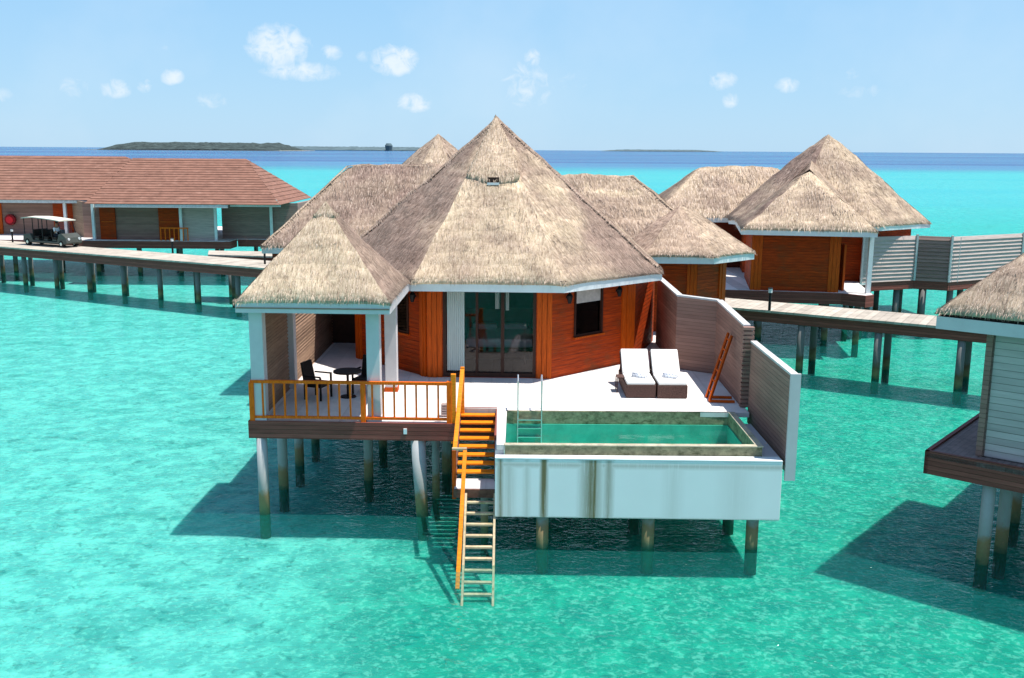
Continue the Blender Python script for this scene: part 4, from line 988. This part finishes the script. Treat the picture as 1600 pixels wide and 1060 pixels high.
for k in range(9):
    t = (k + .3) / 9 * 3; i = min(2, int(t)); p = fp[i].lerp(fp[i + 1], t - i)
    pile(fn, p.x, p.y + .5 + (k % 2) * 1.6, 2.0, .16, m_=pile_dark)
M().wall(fp[2] + V(.45, -.06, 0), fp[2] + V(.47, -.06, 0), DZ, 4.7, .03).build('post', rooftrim, fn)
M().add([(k[0], k[1], 2.2) for k in ((17.5, 49.9), (27.5, 53.9), (27, 57), (18, 54))], [(0, 1, 2, 3)]).build('base_floor', brownp, fn)

# ------------------------------------------------------------------ right walkway
def walkway(name, label, near, far, pls, w_board=.32, beam=.42, ends=None):
    o = thing(name, label, 'walkway', (near[0][0], near[0][1], 0))
    poly = [(p[0], p[1]) for p in near] + [(p[0], p[1]) for p in reversed(far)]
    M().prism(poly, DZ - .09, DZ).build('walking_surface', walkway_m, o)
    q = M()
    for line, sgn in ((near, 1), (far, -1)):
        for i in range(len(line) - 1):
            a, b_ = Vector((*line[i], 0)), Vector((*line[i + 1], 0)); e = (b_ - a).normalized(); n = V(-e.y, e.x, 0) * .12 * sgn
            q.wall(a + n, b_ + n, DZ - .09 - beam, DZ - .093, .14)
    q.build('edge_beam', brownf, o)
    for x, y in pls: pile(o, x, y, DZ - .3, .15, m_=pile_dark)
    return o
dirw = V(6.67, -4.1, 0).normalized(); nw = V(-dirw.y, dirw.x, 0)
a = V(9.47, 41.5, 0)
nr_ = [(a + dirw * k).to_2d() for k in (-14, 22)]; fr_ = [(a + nw * 2.55 + dirw * k).to_2d() for k in (-14, 22)]
pls = []
for k in range(-4, 8):
    c = V(11.95, 40.33, 0) + dirw * (k * 3.05); pls.append((c.x, c.y)); c = c + nw * 2.0; pls.append((c.x, c.y))
walkway('wooden_walkway', 'sun-bleached walkway with dark edge beam, running behind the privacy wall to the right', nr_, fr_, pls)

def bollard(p, label):
    o = thing('bollard_lamp', label, 'lamp', (p.x, p.y, DZ), 'bollard lamps along the walkways')
    M().cyl((p.x, p.y, DZ), (p.x, p.y, DZ + .75), .06, .06, 10).build('post', black_m, o)
    M().cyl((p.x, p.y, DZ + .75), (p.x, p.y, DZ + .92), .085, .085, 10).build('lamp_head', whitep, o)
    M().cyl((p.x, p.y, DZ + .92), (p.x, p.y, DZ + .96), .11, .09, 10).build('cap', black_m, o)
    return o
bollard(P(1203, 486, DZ) + V(0, .1, 0), 'slim dark bollard lamp on the right walkway in front of the orange villa')

# ================================================================== RIGHT FOREGROUND VILLA
E1 = V(.77, -.64, 0).normalized(); E2 = V(-E1.y, E1.x, 0)
v3 = thing('thatched_villa', 'near villa cut by the right edge, thatched roof over a grey slatted wall', 'villa', (11.5, 22, DZ))
C0 = V(9.04, 20.98, 5.62)
pe = [C0, C0 + E1 * 6.4, C0 + E1 * 6.4 + E2 * 6.4, C0 + E2 * 6.4]
ap3 = C0 + E1 * 3.2 + E2 * 3.2 + V(0, 0, 3.0)
thatch('thatch_roof', v3, cone_faces(pe, ap3, [.5, .4, .4, .35]), dens=400, tonefn=tone2, amp=.09)

fascia('fascia', v3, [V(k.x, k.y, 0) for k in pe], 5.19, 5.46, m_=bluewhite)
W0 = V(10.19, 20.9, 0)
W0 = V(10.19, 20.9, 0) + E2 * .35 + E1 * -.0
def screen(parent, a, b_, z0, z1, m_, name='wall'):
    q = M(); q.wall(a, b_, z0, z1, .1); return q.build(name, m_, parent)
Wp = P(1530, 712, DZ)
Wp = V(Wp.x, Wp.y, 0)
screen(v3, Wp, Wp + E1 * 5.0, DZ, 5.35, greyboard)
screen(v3, Wp + E2 * 5.0, Wp, DZ, 5.35, greydark)
q = M(); q.obox((Wp.x, Wp.y), (E1.x, E1.y), .13, .13, DZ, 5.37); q.build('corner_post', taupe, v3)
d3 = thing('villa_deck', 'dark brown balcony deck with mauve boards at the right edge, standing on concrete piles', 'deck', (11, 21.5, 0))
D0 = V(9.16, 21.12, 0)
Q = [D0, D0 + E1 * 8.4, D0 + E1 * 8.4 + E2 * 9, D0 + E2 * 9]
M().prism([(k.x, k.y) for k in Q], 2.28, 2.385).build('deck_floor', deckgrey, d3)
q = M(); q.wall(Q[0], Q[1], 1.90, 2.43, .09); q.wall(Q[3], Q[0], 1.90, 2.43, .09); q.build('fascia', brownf, d3)
M().prism([(k.x, k.y) for k in (D0 + E1 * .3 + E2 * .3, D0 + E1 * 8 + E2 * .3, D0 + E1 * 8 + E2 * 8.5, D0 + E1 * .3 + E2 * 8.5)], 2.0, 2.27).build('floor_beams', brownp, d3)
for px_, py_ in ((1534, 880), (1563, 862), (1584, 815)):
    p = P(px_, py_, 0); pile(d3, p.x, p.y, 2.1, .135)
for k, l in ((3.5, .8), (3.5, 3.8), (6.5, .8), (6.5, 4), (1.2, 6.5), (4, 7.5)):
    p = D0 + E1 * k + E2 * l; pile(d3, p.x, p.y, 2.1, .135)

# ================================================================== LEFT WALKWAY + BUILDINGS
nA, nB = V(-33.57, 65.39, 0), V(-13.75, 54.58, 0)
dl = (nB - nA).normalized(); nl = V(-dl.y, dl.x, 0)
near = [(nA - dl * 30).to_2d(), (nB + dl * 8).to_2d()]; far = [(nA - dl * 30 + nl * 2.9).to_2d(), (nB + dl * 8 + nl * 2.9).to_2d()]
pls = []
c0 = V(-23.98, 60.78, 0)
for k in range(-8, 5):
    c = c0 + dl * (k * 3.15); pls.append((c.x, c.y)); c = c + nl * 2.3 + dl * .6; pls.append((c.x, c.y))
walkway('wooden_walkway', 'pale walkway carrying the golf cart, on rows of grey piles at the left', near, far, pls, beam=.5)
bn_ = [(-18.9, 61.4), (-12.0, 60.2)]; bf_ = [(-19.6, 63.9), (-12.0, 63.2)]
walkway('wooden_walkway', 'short side walkway branching off behind the cart walkway towards the thatched villa', bn_, bf_, [(-17.4, 60.9), (-15, 60.6)], beam=.35)
for px_, py_, lb in ((20, 379, 'bollard lamp on the left walkway, left of the golf cart'), (270, 396, 'bollard lamp on the left walkway below the orange railing'), (414, 413, 'bollard lamp on the left walkway beside the thatched eave')):
    bollard(P(px_, py_, DZ), lb)

def tile_roof(parent, x0, x1, y0, y1, z, rx0, rx1, ry, rz, thick=.03):
    """hipped roof of overlapping shingle courses"""
    m_ = M()
    for q, _ in hip_faces(x0, x1, y0, y1, z, rx0, rx1, ry, rz, [0, 0, 0, 0]):
        bl, br, tr, tl = q; L_ = ((tl + tr) / 2 - (bl + br) / 2).length; n = max(3, int(L_ / .36))
        nrm = (br - bl).cross(tl - bl).normalized() * .035
        if nrm.z < 0: nrm = -nrm
        for k in range(n):
            a0, a1 = bl.lerp(tl, k / n), br.lerp(tr, k / n); b1, b0 = br.lerp(tr, (k + 1) / n), bl.lerp(tl, (k + 1) / n)
            m_.add([a0 + nrm, a1 + nrm, b1, b0, a0 - nrm * .2, a1 - nrm * .2], [(0, 1, 2, 3), (4, 5, 1, 0)])
    return m_.build('tiled_roof', tile_r, parent)
BL = thing('boarded_building', 'grey boarded building with red shingle roof at the far left, behind the golf cart', 'building', (-40, 77, DZ))
tile_roof(BL, -58, -25.6, 73.6, 84.4, 5.05, -50, -30.4, 79, 8.2)
M().box(-58, -29.6, 73.62, 73.70, 4.83, 5.04).build('eave_board', rooftrim, BL)
M().wall((-57, 75.2), (-32.2, 75.2), DZ, 5.0, .2).build('wall', taupe, BL)
M().wall((-32.9, 74.6), (-31.3, 72.6), DZ, 5.0, .2).build('wall', tanslat, BL)
M().wall((-31.3, 72.6), (-29.7, 72.4), DZ, 5.0, .2).build('wall', taupe, BL)
M().box(-33.35, -33.15, 74.0, 74.2, DZ, 5.0).build('column', whitep, BL)
M().box(-39.9, -38.5, 75.10, 75.19, DZ, 4.7).build('door', orange_trim, BL); M().box(-34.6, -32.8, 75.08, 75.19, DZ, 4.8).build('door', orange, BL)
B2 = thing('boarded_building', 'grey boarded building with red shingle roof and two orange doors, right of the golf cart', 'building', (-24, 76, DZ))
tile_roof(B2, -29.6, -16.1, 69.0, 80, 5.05, -28.3, -19.9, 75, 8.12)
M().box(-28.9, -19.7, 69.0, 69.10, 4.82, 5.03).build('eave_board', rooftrim, B2)
M().box(-19.7, -16.2, 69.6, 69.7, 4.88, 5.03).build('eave_board', whitep, B2)
q = M(); q.wall((-29.9, 71.3), (-23.6, 71.3), DZ, 5.0, .2); q.build('wall', taupe, B2)
q = M(); q.wall((-23.5, 71.0), (-21.2, 71.0), DZ, 5.0, .2); q.lap((-23.5, 71.0), (-21.2, 71.0), DZ, 5.0, .2, .05); q.build('wall', greyslat, B2)
M().wall((-21.2, 72.6), (-15.6, 72.4), DZ, 5.0, .2).build('wall', greydark, B2)
M().wall((-15.6, 72.4), (-15.4, 79), DZ, 5.0, .2).build('wall', greydark, B2)
for x, y in ((-29.85, 70.9), (-23.55, 70.7), (-21.15, 70.9), (-17.5, 72.2)): M().box(x - .09, x + .09, y - .09, y + .09, DZ, 5.0).build('column', whitep, B2)
for x0, x1 in ((-29.5, -28.4), (-25.3, -23.8)):
    dd = M(); dd.box(x0, x1, 71.16, 71.25, DZ, 4.75); do = dd.build('door', orange, B2)
    M().box(x0 + .12, x1 - .12, 71.13, 71.158, DZ + 1.25, DZ + 1.32).build('door_rail', orange_trim, do)
# railing of building 2
r2 = thing('porch_railing', 'small orange railing in front of the boarded building', 'railing', (-23.3, 70.6, DZ))
M().beam((-25.0, 70.5, 3.3), (-23.0, 70.5, 3.3), .08, .08).build('top_rail', rail_m, r2)
for k in range(7): M().box(-24.97 + k * .32 - .03, -24.97 + k * .32 + .03, 70.47, 70.53, DZ, 3.27).build('baluster', rail_m, r2)
d4 = thing('villa_deck', 'brown-edged deck on piles below the red-roofed boarded buildings', 'deck', (-30, 74, 0))
M().prism([(-58, 70.9), (-20.1, 70.5), (-20.1, 72.3), (-14.8, 72.1), (-14.8, 84), (-58, 84)], 2.25, DZ).build('deck_floor', deckpale, d4)
q = M(); q.wall((-58, 70.86), (-20.05, 70.46), 1.85, 2.36, .1); q.wall((-20.05, 70.5), (-20.05, 72.2), 1.85, 2.36, .1); q.wall((-20.0, 72.22), (-14.75, 72.05), 1.85, 2.36, .1); q.build('fascia', brownf, d4)
for k in range(15):
    pile(d4, -57 + k * 3.0, 71.6 if k < 13 else 73, 2.2, .16, m_=pile_dark)
    pile(d4, -55.8 + k * 3.0, 76.5, 2.2, .16, m_=pile_dark)
rd_ = thing('hose_reel', 'round red disc mounted on the dark wall behind the golf cart', 'hose reel', (-34.9, 74.95, 3.6)); 
rd_.location = (-37.8, 74.95, 2.9)
b = M(); b.cyl((-37.8, 75.0, 3.5), (-37.8, 74.85, 3.5), .42, .40, 24); b.build('rim', darkred_m, rd_)
b = M(); b.cyl((-37.8, 74.84, 3.5), (-37.8, 74.78, 3.5), .28, .26, 24); b.build('disc', red_m, rd_)

# ------------------------------------------------------------------ golf cart
ca = V(-33.0, 66.9, DZ); ce = dl.copy(); cn = nl.copy()
cart = thing('golf_cart', 'long grey-green golf cart with cream canopy and dark seats on the left walkway', 'golf cart', ca)
def C(u, v_, z): p = ca + ce * u + cn * v_; return V(p.x, p.y, DZ + z)
def cb(u0, u1, v0, v1, z0, z1, name, m_, bev=.03, par=None):
    q = M(); q.hexa([C(u0, v0, z0), C(u1, v0, z0), C(u1, v1, z0), C(u0, v1, z0), C(u0, v0, z1), C(u1, v0, z1), C(u1, v1, z1), C(u0, v1, z1)]); return q.build(name, m_, par or cart, bevel=bev)
q = M()
prof = [(0, .30), (.05, .72), (.75, .80), (1.05, .36), (3.45, .36), (3.62, .86), (3.95, .92), (4.35, .66), (4.42, .32), (4.3, .22), (.1, .22)]
n = len(prof)
q.add([C(u, 0, z) for u, z in prof] + [C(u, 1.2, z) for u, z in prof], [tuple(range(n)), tuple(range(n, 2 * n))[::-1]] + [(k, n + k, n + (k + 1) % n, (k + 1) % n) for k in range(n)])
q.build('body', cartbody, cart, bevel=.03)
for u in (.45, 3.85):
    for v_ in (.02, 1.02):
        q = M(); q.cyl(C(u, v_ - .03, .23), C(u, v_ + .17, .23), .23, .23, 16); wh = q.build('wheel', rubber, cart)
        q = M(); q.cyl(C(u, v_ - .045, .23), C(u, v_ + .10, .23), .11, .11, 10); q.build('rim', steel, wh)
for u in (1.05, 1.95, 2.85):
    s = cb(u, u + .5, .08, 1.12, .50, .66, 'seat', blackwick); cb(u - .08, u + .04, .08, 1.12, .62, 1.08, 'backrest', blackwick, par=s)
    cb(u, u + .42, .1, 1.1, .37, .50, 'seat_base', cartbody)
q = M()
for u0, u1, z0, z1 in ((.15, .15, .75, 1.82), (1.02, 1.02, .4, 1.84), (2.0, 2.0, .4, 1.84), (3.9, 3.55, .88, 1.80)):
    for v_ in (.06, 1.14): q = M(); q.beam(C(u0, v_, z0), C(u1, v_, z1), .04, .04, up=(ce.x, ce.y, .01)); q.build('canopy_post', black_m, cart)
q = M(); us = [0, .6, 1.2, 1.9, 2.7, 3.3, 3.85]; zs = [1.83, 1.90, 1.92, 1.90, 1.86, 1.82, 1.77]
vs = [C(u, v_, z + dz) for u, z in zip(us, zs) for v_, dz in ((-.05, -.06), (-.05, -.01), (.6, .03), (1.25, -.01), (1.25, -.06))]
fs = []
for i in range(len(us) - 1):
    for j in range(5): a_, b_ = i * 5 + j, i * 5 + (j + 1) % 5; fs.append((a_, b_, b_ + 5, a_ + 5))
fs += [(4, 3, 2, 1, 0), tuple(range(len(vs) - 5, len(vs)))]
q.add(vs, fs); q.build('canopy', carttop, cart)
q = M(); q.cyl(C(3.45, .3, .95), C(3.55, .3, .55), .02, n=8); q.cyl(C(3.42, .3, .97), C(3.40, .3, 1.0), .17, .17, 16); q.build('steering_wheel', black_m, cart)
for v_ in (.2, 1.0): q = M(); q.cyl(C(4.36, v_, .56), C(4.42, v_, .55), .08, .08, 12); q.build('headlight', whitep, cart)
q = M(); q.hexa([C(3.62, .1, .9), C(3.64, .1, .9), C(3.64, 1.1, .9), C(3.62, 1.1, .9), C(3.48, .1, 1.72), C(3.50, .1, 1.72), C(3.50, 1.1, 1.72), C(3.48, 1.1, 1.72)]); q.build('windscreen', glass, cart)

# driver, seated
def skin_fig(name, pts, edges, rad, m_, parent=None, sub=1):
    me = bpy.data.meshes.new(name); me.from_pydata([tuple(p) for p in pts], edges, []); me.materials.append(m_)
    o = bpy.data.objects.new(name, me); S.collection.objects.link(o)
    o.modifiers.new('skin', 'SKIN')
    if not me.skin_vertices: me.attributes  # layer is made by the modifier
    try:
        sv = me.skin_vertices[0].data
    except Exception:
        import bmesh
        bm = bmesh.new(); bm.from_mesh(me); bm.verts.layers.skin.verify(); bm.to_mesh(me); bm.free(); sv = me.skin_vertices[0].data
    for i, r_ in enumerate(rad): sv[i].radius = (r_, r_) if not isinstance(r_, tuple) else r_
    sv[0].use_root = True
    ss = o.modifiers.new('sub', 'SUBSURF'); ss.levels = sub; ss.render_levels = sub
    if parent: setp(o, parent)
    return o
pe_ = thing('person', 'driver in a white shirt and dark trousers seated at the front of the golf cart', 'person', C(3.1, .35, 0))
pts = [C(3.02, .38, .76), C(3.0, .38, 1.0), C(2.98, .38, 1.22), C(2.99, .38, 1.34), C(3.02, .38, 1.42), C(3.03, .38, 1.56),
       C(2.99, .20, 1.22), C(3.12, .16, 1.0), C(3.36, .22, 1.0), C(2.99, .56, 1.22), C(3.12, .60, 1.0), C(3.36, .40, 1.0),
       C(3.05, .28, .74), C(3.45, .26, .78), C(3.52, .26, .42), C(3.62, .26, .40), C(3.05, .48, .74), C(3.45, .50, .78), C(3.52, .50, .42), C(3.62, .50, .40)]
ed = [(0, 1), (1, 2), (2, 3), (3, 4), (4, 5), (2, 6), (6, 7), (7, 8), (2, 9), (9, 10), (10, 11), (0, 12), (12, 13), (13, 14), (14, 15), (0, 16), (16, 17), (17, 18), (18, 19)]
rad = [.14, .13, .15, .06, .10, .085, .06, .045, .03, .06, .045, .03, .09, .065, .045, .04, .09, .065, .045, .04]
skin_fig('body', pts, ed, rad, skin_m, pe_)
skin_fig('shirt', [pts[i] for i in (0, 1, 2, 6, 7, 9, 10)], [(0, 1), (1, 2), (2, 3), (3, 4), (2, 5), (5, 6)], [.155, .15, .165, .08, .06, .08, .06], shirt_m, pe_)
skin_fig('trousers', [pts[i] for i in (0, 12, 13, 14, 16, 17, 18)], [(0, 1), (1, 2), (2, 3), (0, 4), (4, 5), (5, 6)], [.15, .10, .078, .06, .10, .078, .06], dark_cloth, pe_)
q = M(); hc = C(3.02, .38, 1.56)
for k in range(5):
    a0 = k / 5 * math.pi / 2; a1 = (k + 1) / 5 * math.pi / 2
    q.cyl(hc + V(0, 0, .02 + .10 * math.sin(a0)), hc + V(0, 0, .02 + .10 * math.sin(a1)), .108 * math.cos(a0), max(.004, .108 * math.cos(a1)), 12)
q.build('hair', black_m, pe_)
